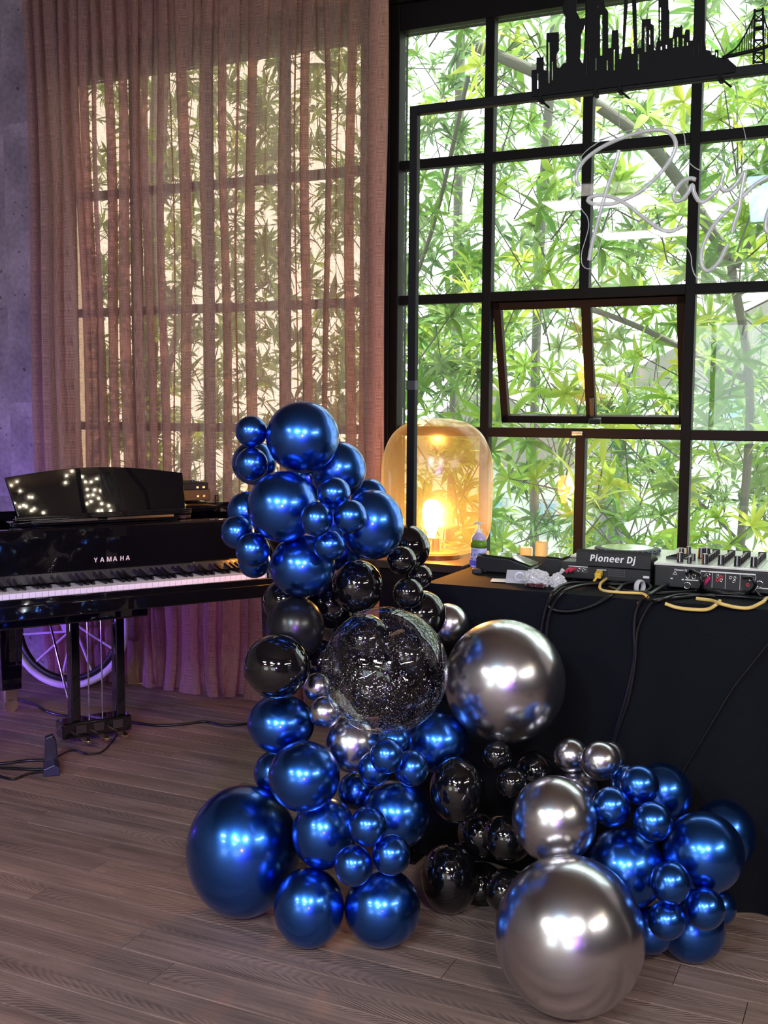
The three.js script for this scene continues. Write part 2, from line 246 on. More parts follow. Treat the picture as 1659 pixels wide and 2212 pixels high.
// ---------------------------------------------------------------- curtain
{
  const cur = thing('curtain', 'long sheer linen curtain hanging in folds over the window behind the piano', 'curtain', [0, 0, 0]);
  const linen = mat({ color: RGB(0.90, 0.67, 0.55), map: repeated(weave, 1 / 0.22, 1 / 0.22), roughness: 0.56, transmission: 0.78, thickness: 0, specularIntensity: 0.15, ior: 1.2 });
  // folds: narrow and deep at the left where the cloth is gathered, wide and shallow at the right
  const line = []; let u = -4.08;
  seed = 31;
  while (u < -2.1) {
    const g = THREE.MathUtils.smoothstep(u, -3.5, -3.2), p = THREE.MathUtils.lerp(rr(0.045, 0.085), rr(0.10, 0.19), g), A = THREE.MathUtils.lerp(rr(0.035, 0.055), rr(0.026, 0.048), g), b = p * THREE.MathUtils.lerp(rr(0.1, 0.22), rr(0.12, 0.26), g);
    const N = 16, drift = rr(-0.03, 0.03) * (1 - g) + 0.035 * (1 - g), wob = rr(0, 6.28);
    for (let k = 0; k < N; k++) { const q = k / N * 2 * Math.PI; line.push([u + p * k / N + b * Math.sin(2 * q), A * Math.cos(q), drift, wob, g]); }
    u += p;
  }
  const rows = 48, pos = [], uvs = [], idx = [], n = line.length, top = 3.79, bot = 0.012; let s = 0; const arc = [0];
  for (let i = 1; i < n; i++) { s += Math.hypot(line[i][0] - line[i - 1][0], line[i][1] - line[i - 1][1]); arc.push(s); }
  // in the pile of cloth on the floor the folds bend; drift is smoothed so that folds lean together
  const dr = line.map((_, i) => { let a = 0, c = 0; for (let k = Math.max(0, i - 24); k < Math.min(n, i + 24); k++) { a += line[k][2]; c++; } return a / c; });
  for (let j = 0; j <= rows; j++) for (let i = 0; i < n; i++) {
    const t = j / rows, y = top + (bot - top) * t, [x, z, , w, g] = line[i], low = Math.max(0, (0.55 - y) / 0.55), amp = 0.75 + 0.35 * t + 0.12 * Math.sin(w + t * 5);
    pos.push(x + dr[i] * t * 1.6 * (1 - g * 0.6) + 0.05 * low * low * Math.sin(w * 2 + low * 2.2) * 0.6 + 0.006 * Math.sin(y * 3 + w), y, -4.42 + z * amp + 0.012 * Math.sin(w + y * 2.1) + 0.02 * low * Math.sin(w * 3));
    uvs.push(arc[i], y);
  }
  for (let j = 0; j < rows; j++) for (let i = 0; i < n - 1; i++) { const a = j * n + i, b = a + 1, c = a + n, d = c + 1; idx.push(a, c, b, b, c, d); }
  const g = new THREE.BufferGeometry(); g.setAttribute('position', new THREE.Float32BufferAttribute(pos, 3)); g.setAttribute('uv', new THREE.Float32BufferAttribute(uvs, 2)); g.setIndex(idx); g.computeVertexNormals();
  linen.side = THREE.DoubleSide;
  obj('cloth', g, linen, cur);
  // turned hem down the right-hand edge: a second and third layer of the same cloth
  const hemMat = linen.clone(); hemMat.transmission = 0.35; hemMat.color = RGB(0.62, 0.40, 0.32);
  const hp = [], hu = [], hi = [], M = 10;
  for (let j = 0; j <= rows; j++) for (let i = 0; i <= M; i++) { const t = j / rows, y = top + (bot - top) * t, a = i / M; hp.push(-2.145 + 0.085 * a - 0.012 * t, y, -4.385 + 0.018 * Math.sin(a * Math.PI) + 0.008 * Math.sin(y * 3 + a * 2)); hu.push(a * 0.11, y); }
  for (let j = 0; j < rows; j++) for (let i = 0; i < M; i++) { const a = j * (M + 1) + i, c = a + M + 1; hi.push(a, c, a + 1, a + 1, c, c + 1); }
  const hg = new THREE.BufferGeometry(); hg.setAttribute('position', new THREE.Float32BufferAttribute(hp, 3)); hg.setAttribute('uv', new THREE.Float32BufferAttribute(hu, 2)); hg.setIndex(hi); hg.computeVertexNormals();
  hemMat.side = THREE.DoubleSide; obj('hem', hg, hemMat, cur).userData.label = 'thicker turned hem';
}

// ---------------------------------------------------------------- balloons
// kind (0 blue, 1 silver, 2 black, 3 clear), centre, radius, height over width, label
const BALLOONS = [
  [0, -1.4744, 1.3259, -2.6101, 0.0989, 0.987, 'largest blue chrome balloon at the very top of the balloon tower'],
  [0, -1.6098, 1.3390, -2.5660, 0.0438, 1.000, 'small blue chrome balloon touching the left side of the topmost large one'],
  [0, -1.6049, 1.2504, -2.5592, 0.0450, 1.029, 'small blue chrome balloon directly under the upper-left small one'],
  [0, -1.7056, 1.2443, -2.7332, 0.0649, 1.000, "medium blue balloon half hidden behind two small ones at the tower's upper left"],
  [0, -1.4433, 1.2307, -2.7556, 0.0814, 1.000, 'medium blue balloon tucked behind the topmost balloon on its lower right'],
  [0, -1.4917, 1.1410, -2.5313, 0.0949, 1.013, 'large blue chrome balloon below the topmost one, with dark slate sheen'],
  [0, -1.3305, 1.1838, -2.5214, 0.0428, 0.972, "upper small balloon of the blue trio in front of the tower's upper part"],
  [0, -1.3416, 1.1214, -2.4479, 0.0431, 1.086, "left small balloon of the blue trio in front of the tower's upper part"],
  [0, -1.2713, 1.1276, -2.4978, 0.0436, 1.014, "right small balloon of the blue trio in front of the tower's upper part"],
  [0, -1.3467, 1.0471, -2.5267, 0.0425, 0.944, "small blue balloon peeping out under the trio in the tower's upper part"],
  [0, -1.2988, 1.0881, -2.6848, 0.0916, 1.101, "large egg-shaped blue chrome balloon at the upper tower's right edge"],
  [0, -1.4202, 1.1445, -2.9128, 0.0535, 1.000, 'blue balloon showing as a sliver behind the large egg-shaped blue one'],
  [0, -1.6620, 1.1132, -2.6243, 0.0562, 1.000, 'bright blue balloon half hidden behind the upper tower, in front of the piano lid'],
  [0, -1.5725, 1.2006, -2.8235, 0.0709, 1.000, 'blue balloon deep in the gap between the topmost balloon and the large slate-sheened one below'],
  [0, -1.4437, 1.0833, -2.7375, 0.0656, 1.000, "blue balloon deep in the gap behind the trio of the tower's upper part"],
  [0, -1.4609, 0.9913, -2.8169, 0.0593, 1.000, 'blue balloon deep behind the small one under the trio, left of the egg-shaped one'],
  [0, -1.6398, 1.0636, -2.5404, 0.0459, 1.000, "small blue balloon at the tower's far left beside the piano fallboard"],
  [0, -1.5651, 1.0235, -2.4992, 0.0467, 1.027, 'small blue balloon in front of the piano keys, lower right of its small neighbour'],
  [0, -1.6391, 0.9705, -2.6254, 0.0459, 1.000, 'small blue balloon half hidden below another, against the white piano keys'],
  [0, -1.4642, 0.9746, -2.5921, 0.0879, 0.958, 'lowest large blue balloon of the upper tower, just above the black ones'],
  [2, -1.2959, 0.9989, -2.9231, 0.0652, 1.043, 'black balloon beside the glowing lamp, topmost of the black ones'],
  [2, -1.2548, 0.9813, -2.7852, 0.0409, 0.969, 'small black balloon in front of the topmost black one'],
  [2, -1.2210, 0.9304, -2.8403, 0.0336, 0.962, "smallest black balloon, at the tower's right edge by the table corner"],
  [2, -1.2217, 0.8946, -2.7586, 0.0425, 1.000, 'small black balloon left of the table corner, below two other small black ones'],
  [2, -1.2247, 0.8153, -2.8651, 0.0693, 1.000, 'black balloon behind the top right of the glitter balloon'],
  [2, -1.3638, 0.9067, -2.7262, 0.0734, 1.055, 'glossy black balloon in the middle of the tower above the glitter balloon'],
  [2, -1.5701, 0.8524, -2.6893, 0.0690, 1.000, "black balloon mostly hidden under the upper blue ones at the tower's left"],
  [2, -1.4789, 0.8042, -2.5773, 0.0837, 1.095, 'satin black balloon between the upper blue ones and the glitter balloon'],
  [2, -1.4505, 0.7310, -2.4315, 0.0856, 0.958, "glossy black balloon at the tower's left edge, above a blue one"],
  [2, -1.4804, 0.6807, -2.7186, 0.0638, 1.000, 'black balloon almost hidden between the left black ones and the glitter balloon'],
  [2, -1.4951, 0.8332, -2.8073, 0.0747, 1.000, 'black balloon deep in the tower between the satin black and the middle glossy black ones'],
  [2, -1.4829, 0.6277, -2.8380, 0.0689, 1.000, "black balloon behind the glitter balloon's left edge, above the small silver pair"],
  [2, -1.5147, 0.7522, -2.9222, 0.0704, 1.000, 'black balloon deep behind the upper left edge of the glitter balloon'],
  [2, -1.3849, 0.7334, -2.8089, 0.0806, 1.000, 'black balloon seen through the left upper part of the glitter balloon'],
  [2, -1.2910, 0.6709, -2.9294, 0.0880, 1.000, 'black balloon seen through the right part of the glitter balloon'],
  [2, -1.3261, 0.6136, -2.7356, 0.0761, 1.000, 'black balloon seen through the lower middle of the glitter balloon'],
  [3, -1.1458, 0.7513, -2.4466, 0.1593, 1.000, 'large clear balloon speckled with silver glitter in the middle of the tower'],
  [1, -0.9575, 0.6611, -2.8195, 0.1679, 1.023, 'large silver chrome balloon right of the glitter balloon, against the black cloth'],
  [1, -1.1888, 0.7716, -2.9790, 0.0603, 1.000, 'silver balloon peeking out behind the glitter balloon and the large silver one'],
  [1, -1.4049, 0.6504, -2.5696, 0.0391, 1.000, 'small silver balloon left of the glitter balloon, the upper of two'],
  [1, -1.3464, 0.6043, -2.5036, 0.0424, 0.971, 'small silver balloon left of the glitter balloon, the lower of two'],
  [1, -1.2989, 0.5046, -2.5730, 0.0745, 1.017, 'medium silver balloon under the glitter balloon with a violet glint'],
  [0, -1.4907, 0.5501, -2.5190, 0.0858, 0.889, 'blue balloon at the left edge below the glossy black one'],
  [0, -1.5669, 0.3711, -2.6202, 0.0637, 1.000, 'blue balloon mostly hidden at the left behind a larger blue one'],
  [0, -1.3597, 0.4553, -2.4154, 0.0917, 0.974, 'round blue chrome balloon above and right of the biggest blue balloon'],
  [0, -1.5993, 0.1806, -2.4969, 0.1685, 1.149, 'biggest blue chrome balloon, resting on the wood floor at far left'],
  [0, -1.3315, 0.2893, -2.4720, 0.0899, 1.116, 'blue chrome balloon just left of the lower front trio of small ones'],
  [0, -1.1800, 0.3225, -2.5934, 0.0912, 1.000, 'dark blue balloon behind and right of the lower front trio of small ones'],
  [0, -1.3120, 0.3589, -2.6220, 0.0513, 1.000, 'deep blue balloon sunk in the gap above the lower front trio'],
  [0, -1.1515, 0.3749, -2.3662, 0.0477, 1.037, 'top small balloon of the lower front blue trio'],
  [0, -1.1007, 0.3001, -2.3947, 0.0488, 1.049, 'right small balloon of the lower front blue trio'],
  [0, -1.1790, 0.2776, -2.3436, 0.0487, 1.074, 'bottom small balloon of the lower front blue trio'],
  [0, -1.3469, 0.1033, -2.4182, 0.0976, 1.120, 'blue chrome balloon on the floor, left one of the front pair'],
  [0, -1.1769, 0.1010, -2.5067, 0.1004, 1.012, 'blue chrome balloon on the floor, right one of the front pair'],
  [0, -1.1323, 0.5374, -2.4311, 0.0434, 1.069, 'small blue balloon in front, just under the glitter balloon'],
  [0, -1.0937, 0.4904, -2.4999, 0.0452, 1.054, 'small blue balloon beside the black ones, below right of the glitter balloon'],
  [0, -1.1928, 0.4788, -2.4854, 0.0432, 1.057, 'small blue balloon half hidden behind another beneath the glitter balloon'],
  [0, -1.1839, 0.5251, -2.5926, 0.0458, 1.000, "small blue balloon tucked right against the glitter balloon's lower edge"],
  [0, -1.1242, 0.4870, -2.7467, 0.0869, 0.985, 'blue balloon between the glitter balloon and the large silver one below them'],
  [2, -1.0264, 0.3971, -2.6511, 0.0803, 1.203, 'large glossy black balloon in the middle, above the lowest black ones'],
  [2, -1.0865, 0.0996, -2.7584, 0.0892, 1.246, 'black balloon resting on the floor right of the front blue pair'],
  [2, -0.9423, 0.4813, -2.7249, 0.0400, 1.000, 'small black balloon directly under the large silver balloon'],
  [2, -0.8803, 0.4039, -2.8689, 0.0558, 1.000, "black balloon touching the table cloth under the large silver balloon's right side"],
  [2, -0.8910, 0.4220, -2.6993, 0.0413, 1.030, 'small black balloon wedged above left of the medium silver balloon'],
  [2, -0.9098, 0.2601, -2.7293, 0.0667, 1.000, 'black balloon partly hidden behind the left of the medium silver balloon'],
  [2, -0.9088, 0.1151, -2.7149, 0.0575, 1.022, 'black balloon low down behind the biggest silver balloon'],
  [2, -1.0322, 0.2025, -2.8599, 0.0693, 1.000, 'black balloon deep in the shadow between the two big glossy black ones'],
  [2, -1.0401, 0.0322, -2.8887, 0.0678, 1.000, 'black balloon at the back, right of the black one that rests on the floor'],
  [1, -0.7645, 0.4826, -2.8109, 0.0460, 0.960, 'small silver balloon, left one of the pair by the cloth'],
  [1, -0.6703, 0.4970, -2.7541, 0.0510, 1.000, 'small silver balloon, right one of the pair by the cloth'],
  [1, -0.6719, 0.4726, -2.8630, 0.0434, 1.091, 'silver balloon showing as a sliver behind the right small silver one'],
  [1, -0.7533, 0.3771, -2.8253, 0.0631, 1.000, 'silver balloon half hidden behind the medium silver one'],
  [1, -0.7361, 0.3940, -2.5670, 0.1056, 1.022, 'medium silver chrome balloon sitting on the biggest silver one'],
  [1, -0.6499, 0.1820, -2.4138, 0.1781, 1.044, 'biggest silver chrome balloon, on the floor in front'],
  [0, -0.5596, 0.4635, -2.7122, 0.0497, 1.000, 'top small balloon of the upper right blue trio'],
  [0, -0.6045, 0.4406, -2.7894, 0.0440, 1.000, "small blue balloon showing as a sliver behind the upper right trio's top one"],
  [0, -0.6130, 0.4200, -2.6456, 0.0485, 1.049, 'left small balloon of the upper right blue trio'],
  [0, -0.5082, 0.4040, -2.6333, 0.0480, 1.012, 'right small balloon of the upper right blue trio'],
  [0, -0.5362, 0.3888, -2.8961, 0.0790, 1.032, 'dark blue balloon behind the upper right trio against the black cloth'],
  [0, -0.3831, 0.2780, -2.9568, 0.0889, 1.104, 'rightmost blue balloon, half hidden behind a larger one against the cloth'],
  [0, -0.3989, 0.3116, -2.7250, 0.0991, 1.012, 'large blue chrome balloon at the right end of the garland'],
  [0, -0.5827, 0.2526, -2.6827, 0.1011, 1.024, 'large blue chrome balloon between the silver ones and the right end'],
  [0, -0.4457, 0.2946, -2.5492, 0.0485, 1.071, 'top small balloon of the lower right blue trio'],
  [0, -0.3763, 0.2178, -2.6160, 0.0488, 1.048, 'right small balloon of the lower right blue trio'],
  [0, -0.4515, 0.2039, -2.5433, 0.0445, 1.013, 'left small balloon of the lower right blue trio'],
  [0, -0.4292, 0.0826, -2.7818, 0.0826, 1.000, 'blue balloon on the floor at the right, under the lower right trio'],
  [0, -0.3844, 0.1008, -2.9012, 0.0489, 1.000, "blue balloon peeking out behind the lower right trio's right small one"],
  [0, -0.5143, 0.1067, -2.6773, 0.0570, 1.000, 'dark blue balloon in shade between the biggest silver one and the right trio']
];
const balloonProfile = [];
for (let k = 0; k <= 40; k++) { const a = Math.PI * k / 40 * 0.9; const r = Math.sin(a), y = Math.cos(a); balloonProfile.push([Math.max(1e-4, r), y]); }
balloonProfile.push([0.2, -1.01], [0.1, -1.06], [0.055, -1.1], [0.05, -1.13]);
const balloonBody = lathe(balloonProfile, 56);
const balloonKnot = merge([new THREE.TorusGeometry(0.055, 0.03, 8, 16).rotateX(Math.PI / 2).translate(0, -1.14, 0), new THREE.CylinderGeometry(0.04, 0.075, 0.1, 14).translate(0, -1.2, 0)]);
const KIND = ['blue', 'silver', 'black', 'clear'];
BALLOONS.forEach(([kind, x, y, z, r, q, label], i) => {
  const t = thing(['blue_balloon', 'silver_balloon', 'black_balloon', 'glitter_balloon'][kind], label, 'balloon', [x, y, z], 0, KIND[kind] + ' balloons of the garland');
  // the necks point into the garland, away from the room
  const inward = V(-1.3 - x, 0, -2.9 - z).multiplyScalar(0.6).add(V(x, y - 1.4, z).normalize()).normalize();
  const turn = new THREE.Quaternion().setFromUnitVectors(V(0, -1, 0), inward), e = Math.sqrt(q);
  const g = (s) => s.clone().applyQuaternion(turn).scale(r / e, r * e, r / e);
  const m = label.startsWith('satin') ? satinBlack : balloonMats[kind];
  obj('skin', g(balloonBody), m, t); obj('knot', g(balloonKnot), m, t);
  if (kind === 3) { // flakes of glitter that cling to the inside
    seed = 77; const N = 3400, flake = new THREE.CircleGeometry(1, 6), im = new THREE.InstancedMesh(flake, mat({ color: RGB(0.62, 0.62, 0.66), metalness: 1, roughness: 0.28, side: THREE.DoubleSide }), N), d = new THREE.Object3D();
    let k = 0, tries = 0;
    while (k < N && tries++ < N * 40) {
      const p = V(rr(-1, 1), rr(-1, 1), rr(-1, 1)); if (p.length() > 1 || p.length() < 0.1) continue; p.normalize();
      const dens = 0.42 + 1.5 * fbm(p.x * 2.2, p.y * 2.2, p.z * 2.2, 3) - 0.35 * p.y; if (rnd() > dens) continue;
      d.position.copy(p).multiplyScalar(r * 0.992); d.lookAt(p.clone().multiplyScalar(2).add(V(rr(-1, 1), rr(-1, 1), rr(-1, 1)).multiplyScalar(0.9))); d.scale.setScalar(rr(0.0006, 0.0016)); d.updateMatrix(); im.setMatrixAt(k++, d.matrix);
    }
    im.count = k; im.name = 'glitter'; im.userData.kind = 'stuff'; im.castShadow = true; t.add(im);
  }
});

// ---------------------------------------------------------------- grand piano
{
  const t = thing('grand_piano', 'black polished grand piano with open keyboard and raised music desk', 'piano', [-2.674, 0, -3.34], THREE.MathUtils.degToRad(58.1));
  const outline = [[-0.745, 0.02], [0.745, 0.02], [0.745, -0.62], [0.70, -0.74], [0.60, -0.88], [0.48, -1.0], [0.34, -1.16], [0.2, -1.34], [0.02, -1.5], [-0.25, -1.58], [-0.55, -1.57], [-0.745, -1.5]];
  const back = outline.slice(2).concat([[-0.745, -0.16], [-0.70, -0.16], [-0.70, -1.46], [-0.53, -1.525], [-0.25, -1.535], [0.0, -1.46], [0.17, -1.31], [0.31, -1.13], [0.45, -0.97], [0.57, -0.85], [0.66, -0.72], [0.70, -0.6], [0.70, -0.16], [0.745, -0.16]]);
  const up = (g) => { g.rotateX(-Math.PI / 2); return g; };                     // shape y becomes -z
  const sh = (pts) => pts.map(([x, z]) => [x, -z]);
  obj('rim', up(extrude(sh(back), 0.30, 0.004)), piano, t, [0, 0.64, 0]);
  obj('keybed', [box(-0.745, 0.635, -0.55, 0.745, 0.69, 0.05, 0.006)], piano, t);
  obj('bottom_board', up(extrude(sh(outline.slice(2).concat([[-0.745, -0.3], [0.745, -0.3]])), 0.03)), blackMatte, t, [0, 0.64, 0]);
  obj('support_beam', [box(-0.72, 0.585, -0.42, 0.12, 0.64, -0.05, 0.008)], piano, t);
  obj('key_slip', box(-0.66, 0.688, 0.03, 0.66, 0.714, 0.052, 0.004), piano, t);
  for (const s of [-1, 1]) {
    obj('arm', extrude([[-0.05, 0.69], [0.16, 0.69], [0.16, 0.94], [0.12, 0.942], [0.085, 0.86], [0.02, 0.78], [-0.05, 0.765]], 0.075, 0.004).rotateY(Math.PI / 2).translate(s > 0 ? 0.668 : -0.743, 0, 0), piano, t);
    obj('cheek_block', box(s > 0 ? 0.618 : -0.664, 0.69, -0.15, s > 0 ? 0.664 : -0.618, 0.745, 0.03, 0.006), piano, t);
  }
  const fb = obj('fallboard', extrude([[0, 0.735], [0.014, 0.735], [0.03, 0.90], [0.03, 0.938], [0.022, 0.945], [-0.012, 0.945], [-0.012, 0.90]], 1.32, 0.002).rotateY(-Math.PI / 2).translate(0.66, 0, -0.148), piano, t);
  const font = await new FontLoader().loadAsync('fonts/droid/droid_sans_bold.typeface.json');
  const text = (s, size, depth = 0.0006) => { const g = new TextGeometry(s, { font, size, depth, curveSegments: 4 }); g.computeBoundingBox(); return g; };
  globalThis.makeText = text;
  const letters = []; let lx = -0.073; for (const ch of 'YAMAHA') { const g = text(ch, 0.0185, 0.001); g.translate(lx + (0.017 - (g.boundingBox.max.x - g.boundingBox.min.x)) / 2, 0, 0); letters.push(g); lx += 0.0258; }
  obj('lettering', letters, mat({ color: RGB(0.8, 0.76, 0.7), metalness: 0.3, roughness: 0.5 }), fb, [0, 0.803, -0.1268], [0.097, 0, 0]).userData.label = 'pale metal maker lettering';
  // 52 white and 36 black keys
  const kw = 1.23 / 52, white = box(-kw / 2 + 0.0006, 0.69, -0.15, kw / 2 - 0.0006, 0.727, 0.0, 0.0015), black = extrude([[-0.0055, 0], [0.0055, 0], [0.0042, 0.0125], [-0.0042, 0.0125]], 0.092, 0.001).translate(0, 0.726, -0.15);
  const order = ['A', 'B', 'C', 'D', 'E', 'F', 'G'];
  for (let k = 0; k < 52; k++) {
    const x = -0.615 + (k + 0.5) * kw; obj('white_key', white, ivory, t, [x, 0, 0]);
    if (k < 51 && 'ACDFG'.includes(order[k % 7])) obj('black_key', black, ebony, t, [x + kw / 2, 0, 0]);
  }
  obj('pin_block', [box(-0.69, 0.86, -0.5, 0.69, 0.885, -0.17), box(-0.69, 0.8, -0.8, 0.69, 0.82, -0.5)], pianoInside, t);
  obj('cross_rail', box(-0.7, 0.9, -0.205, 0.7, 0.944, -0.165, 0.004), piano, t);
  // lid with the front flap folded back upon it
  const lidShape = [[-0.755, -0.5], [0.755, -0.5], [0.755, -0.63], [0.71, -0.75], [0.61, -0.89], [0.49, -1.01], [0.35, -1.17], [0.21, -1.35], [0.03, -1.51], [-0.25, -1.59], [-0.55, -1.58], [-0.755, -1.51]];
  obj('lid', up(extrude(sh(lidShape), 0.014, 0.003)), piano, t, [0, 0.947, 0]);
  obj('front_flap', up(extrude(sh([[-0.755, -0.5], [0.755, -0.5], [0.755, -0.63], [0.71, -0.75], [0.61, -0.89], [-0.755, -0.89]]), 0.014, 0.003)), piano, t, [0, 0.9655, 0]);
  // music desk: a tilted board with a bowed top, a ledge and two rails
  const desk = new THREE.Group(); desk.name = 'music_desk'; desk.position.set(0.003, 0.955, -0.275); desk.rotation.x = -0.22; t.add(desk);
  const dp = [[-0.318, 0.0], [0.365, 0.0]]; for (let k = 0; k <= 16; k++) { const a = k / 16; dp.push([0.367 - 0.727 * a, 0.178 + 0.033 * Math.sin(Math.PI * a)]); }
  obj('board', extrude(dp, 0.014, 0.003), piano, desk);
  obj('ledge', [box(-0.345, 0.0, 0.01, 0.375, 0.014, 0.055, 0.004), box(-0.345, 0.01, 0.045, 0.375, 0.022, 0.055, 0.003)], piano, desk);
  obj('desk_rail', [box(-0.36, 0.944, -0.30, 0.38, 0.962, -0.235, 0.004)], piano, t);
  obj('desk_hinge', [box(-0.28, 0.955, -0.232, -0.02, 0.968, -0.226, 0.002), box(0.02, 0.955, -0.232, 0.3, 0.968, -0.226, 0.002)], mat({ color: RGB(0.2, 0.2, 0.2), metalness: 1, roughness: 0.25 }), t);
  // pedal lyre
  const ly = new THREE.Group(); ly.name = 'pedal_lyre'; ly.position.set(0.023, 0, -0.45); t.add(ly);
  obj('post', [box(-0.105, 0.08, -0.03, -0.065, 0.6, 0.03, 0.006)], piano, ly); obj('post', [box(0.088, 0.08, -0.03, 0.128, 0.6, 0.03, 0.006)], piano, ly);
  obj('pedal_box', [box(-0.15, 0.03, -0.05, 0.148, 0.098, 0.05, 0.008)], piano, ly);
  obj('lyre_top', [box(-0.13, 0.56, -0.06, 0.15, 0.6, 0.06, 0.006)], piano, ly);
  for (const x of [-0.022, 0.036]) obj('pedal_rod', rod([x, 0.09, 0.0], [x, 0.6, 0.0], 0.0035), chrome, ly);
  for (const x of [-0.072, 0.004, 0.085]) {
    obj('pedal', [extrude([[-0.008, 0], [0.008, 0], [0.016, 0.05], [0.016, 0.085], [0.008, 0.097], [-0.008, 0.097], [-0.016, 0.085], [-0.016, 0.05]], 0.008, 0.002).rotateX(Math.PI / 2).translate(x, 0.04, 0.05)], brass, ly);
    obj('pedal_plate', [box(x - 0.022, 0.05, 0.05, x + 0.022, 0.085, 0.054, 0.002)], mat({ color: RGB(0.03, 0.025, 0.02), roughness: 0.3 }), ly);
  }
  obj('brace', rod([-0.085, 0.1, -0.02], [-0.12, 0.62, -0.33], 0.005), chrome, ly);
  // legs on casters
  for (const [x, z] of [[-0.67, -0.06], [0.70, -0.06], [-0.17, -1.08]]) {
    const L = new THREE.Group(); L.name = 'leg'; L.position.set(x, 0, z); t.add(L);
    obj('post', [extrude([[-0.045, 0.11], [0.045, 0.11], [0.062, 0.64], [-0.062, 0.64]], 0.09, 0.004).translate(0, 0, -0.045)], piano, L);
    obj('caster', [cyl(0.032, 0.032, 0.03, 0, 0, 0).rotateX(Math.PI / 2).translate(0, 0.032, 0.0), box(-0.03, 0.05, -0.03, 0.03, 0.11, 0.03, 0.006)], brass, L);
  }
}
const th = THREE.MathUtils.degToRad(58.1), onPiano = (x, y, z) => [-2.674 + Math.cos(th) * x + Math.sin(th) * z, y, -3.34 - Math.sin(th) * x + Math.cos(th) * z];
{ // small things on the piano
  const b = thing('audio_box', 'flat black electronic box lying on the closed piano lid', 'device', onPiano(0.50, 0.9835, -0.66), th);
  obj('case', [box(-0.2, 0.004, -0.1, 0.11, 0.056, 0.1, 0.004)], blackPlastic, b); obj('lid_part', [box(-0.195, 0.05, -0.095, 0.105, 0.085, 0.095, 0.006)], mat({ color: RGB(0.012, 0.013, 0.013), roughness: 0.6, specularIntensity: 0.5 }), b).name = 'cover';
  obj('knob', cyl(0.008, 0.007, 0.008, 0.06, 0.085, 0.02, 16), blackPlastic, b);
  for (const x of [0.05, 0.08]) obj('button', [box(x - 0.006, 0.02, 0.1, x + 0.006, 0.03, 0.103, 0.001), box(x - 0.006, 0.06, 0.095, x + 0.006, 0.07, 0.099, 0.001)], chrome, b);
  const s = thing('small_stopper', 'tiny black rubber stopper on the piano lid beside the flat black box', 'stopper', onPiano(0.66, 0.9835, -0.6), th);
  obj('block', box(-0.008, 0, -0.008, 0.008, 0.024, 0.008, 0.004), rubber, s); obj('foot', box(-0.01, 0, -0.01, 0.01, 0.004, 0.01, 0.001), rubber, s);
  const c = thing('crystal_ornament', 'clear faceted crystal glinting violet inside the piano opening', 'ornament', onPiano(0.6, 0.8855, -0.43), th + 0.4);
  obj('gem', [new THREE.CylinderGeometry(0.03, 0.006, 0.034, 8).translate(0, 0.047, 0), new THREE.CylinderGeometry(0.012, 0.03, 0.014, 8).translate(0, 0.071, 0)], mat({ color: RGB(0.95, 0.95, 1), roughness: 0, transmission: 1, thickness: 0.03, ior: 1.6, flatShading: true }), c);
  obj('stand', cyl(0.022, 0.014, 0.03, 0, 0, 0, 16), mat({ color: RGB(0.75, 0.75, 0.8), roughness: 0.05, transmission: 1, thickness: 0.02 }), c);
  const w = thing('wooden_wedge', 'pale wooden wedge lying on the pin block at the right end', 'wedge', onPiano(0.53, 0.8855, -0.28), th);
  obj('wedge_body', extrude([[-0.13, 0], [0.09, 0], [0.09, 0.03], [-0.02, 0.026], [-0.13, 0.006]], 0.05, 0.002), mat({ color: RGB(0.42, 0.32, 0.24), roughness: 0.6 }), w);
}
{ // wheel behind the piano
  const w = thing('bicycle_wheel', 'large wheel with pale rim and thick spokes leaning in the shadow behind the piano', 'wheel', [-3.72, 0.0, -4.2], 0.3);
  const R = 0.315, pale = mat({ color: RGB(0.55, 0.53, 0.52), roughness: 0.5 });
  const k = new THREE.Group(); k.name = 'wheel'; k.rotation.x = -0.12; w.add(k);
  obj('tyre', new THREE.TorusGeometry(R - 0.018, 0.018, 12, 64).translate(0, R, 0), pale, k);
  obj('rim', new THREE.TorusGeometry(R - 0.052, 0.016, 10, 64).translate(0, R, 0), rubber, k);
  obj('hub', [new THREE.CylinderGeometry(0.028, 0.028, 0.07, 20).rotateX(Math.PI / 2).translate(0, R, 0)], pale, k);
  for (let i = 0; i < 10; i++) { const a = i / 10 * 2 * Math.PI + 0.2, b = a + (i % 2 ? 0.5 : -0.5); obj('spoke', rod([0.027 * Math.cos(b + 1.2), R + 0.027 * Math.sin(b + 1.2), 0.01 * (i % 2 ? 1 : -1)], [(R - 0.06) * Math.cos(a), R + (R - 0.06) * Math.sin(a), 0], 0.0065), pale, k); }
}
// cables and a foot on the floor
tag(obj('floor_cable', tube([[-3.8473, 0.007, -3.942], [-3.7588, 0.007, -3.9198], [-3.6412, 0.007, -3.8861], [-3.4943, 0.007, -3.8171], [-3.3861, 0.007, -3.8026], [-3.2775, 0.007, -3.8317], [-3.1698, 0.007, -3.8605], [-3.0491, 0.007, -3.855], [-2.9172, 0.007, -3.8644], [-2.8206, 0.007, -3.9369], [-2.7682, 0.007, -4.0038], [-2.6438, 0.007, -4.0012], [-2.5718, 0.007, -4.0776], [-2.5069, 0.007, -4.2095]], 0.006, 90), rubber), 'thick black cable crossing the floor behind the piano pedals', 'cable');
tag(obj('floor_cable', tube([[-3.0212, 0.005, -3.7335], [-2.937, 0.005, -3.5744], [-2.8942, 0.005, -3.4494], [-2.9241, 0.005, -3.4143], [-3.0154, 0.005, -3.4231], [-3.012, 0.005, -3.324], [-3.0287, 0.005, -3.2896]], 0.004, 60), rubber), 'thin black cable running from the piano pedals to the black floor foot', 'cable');
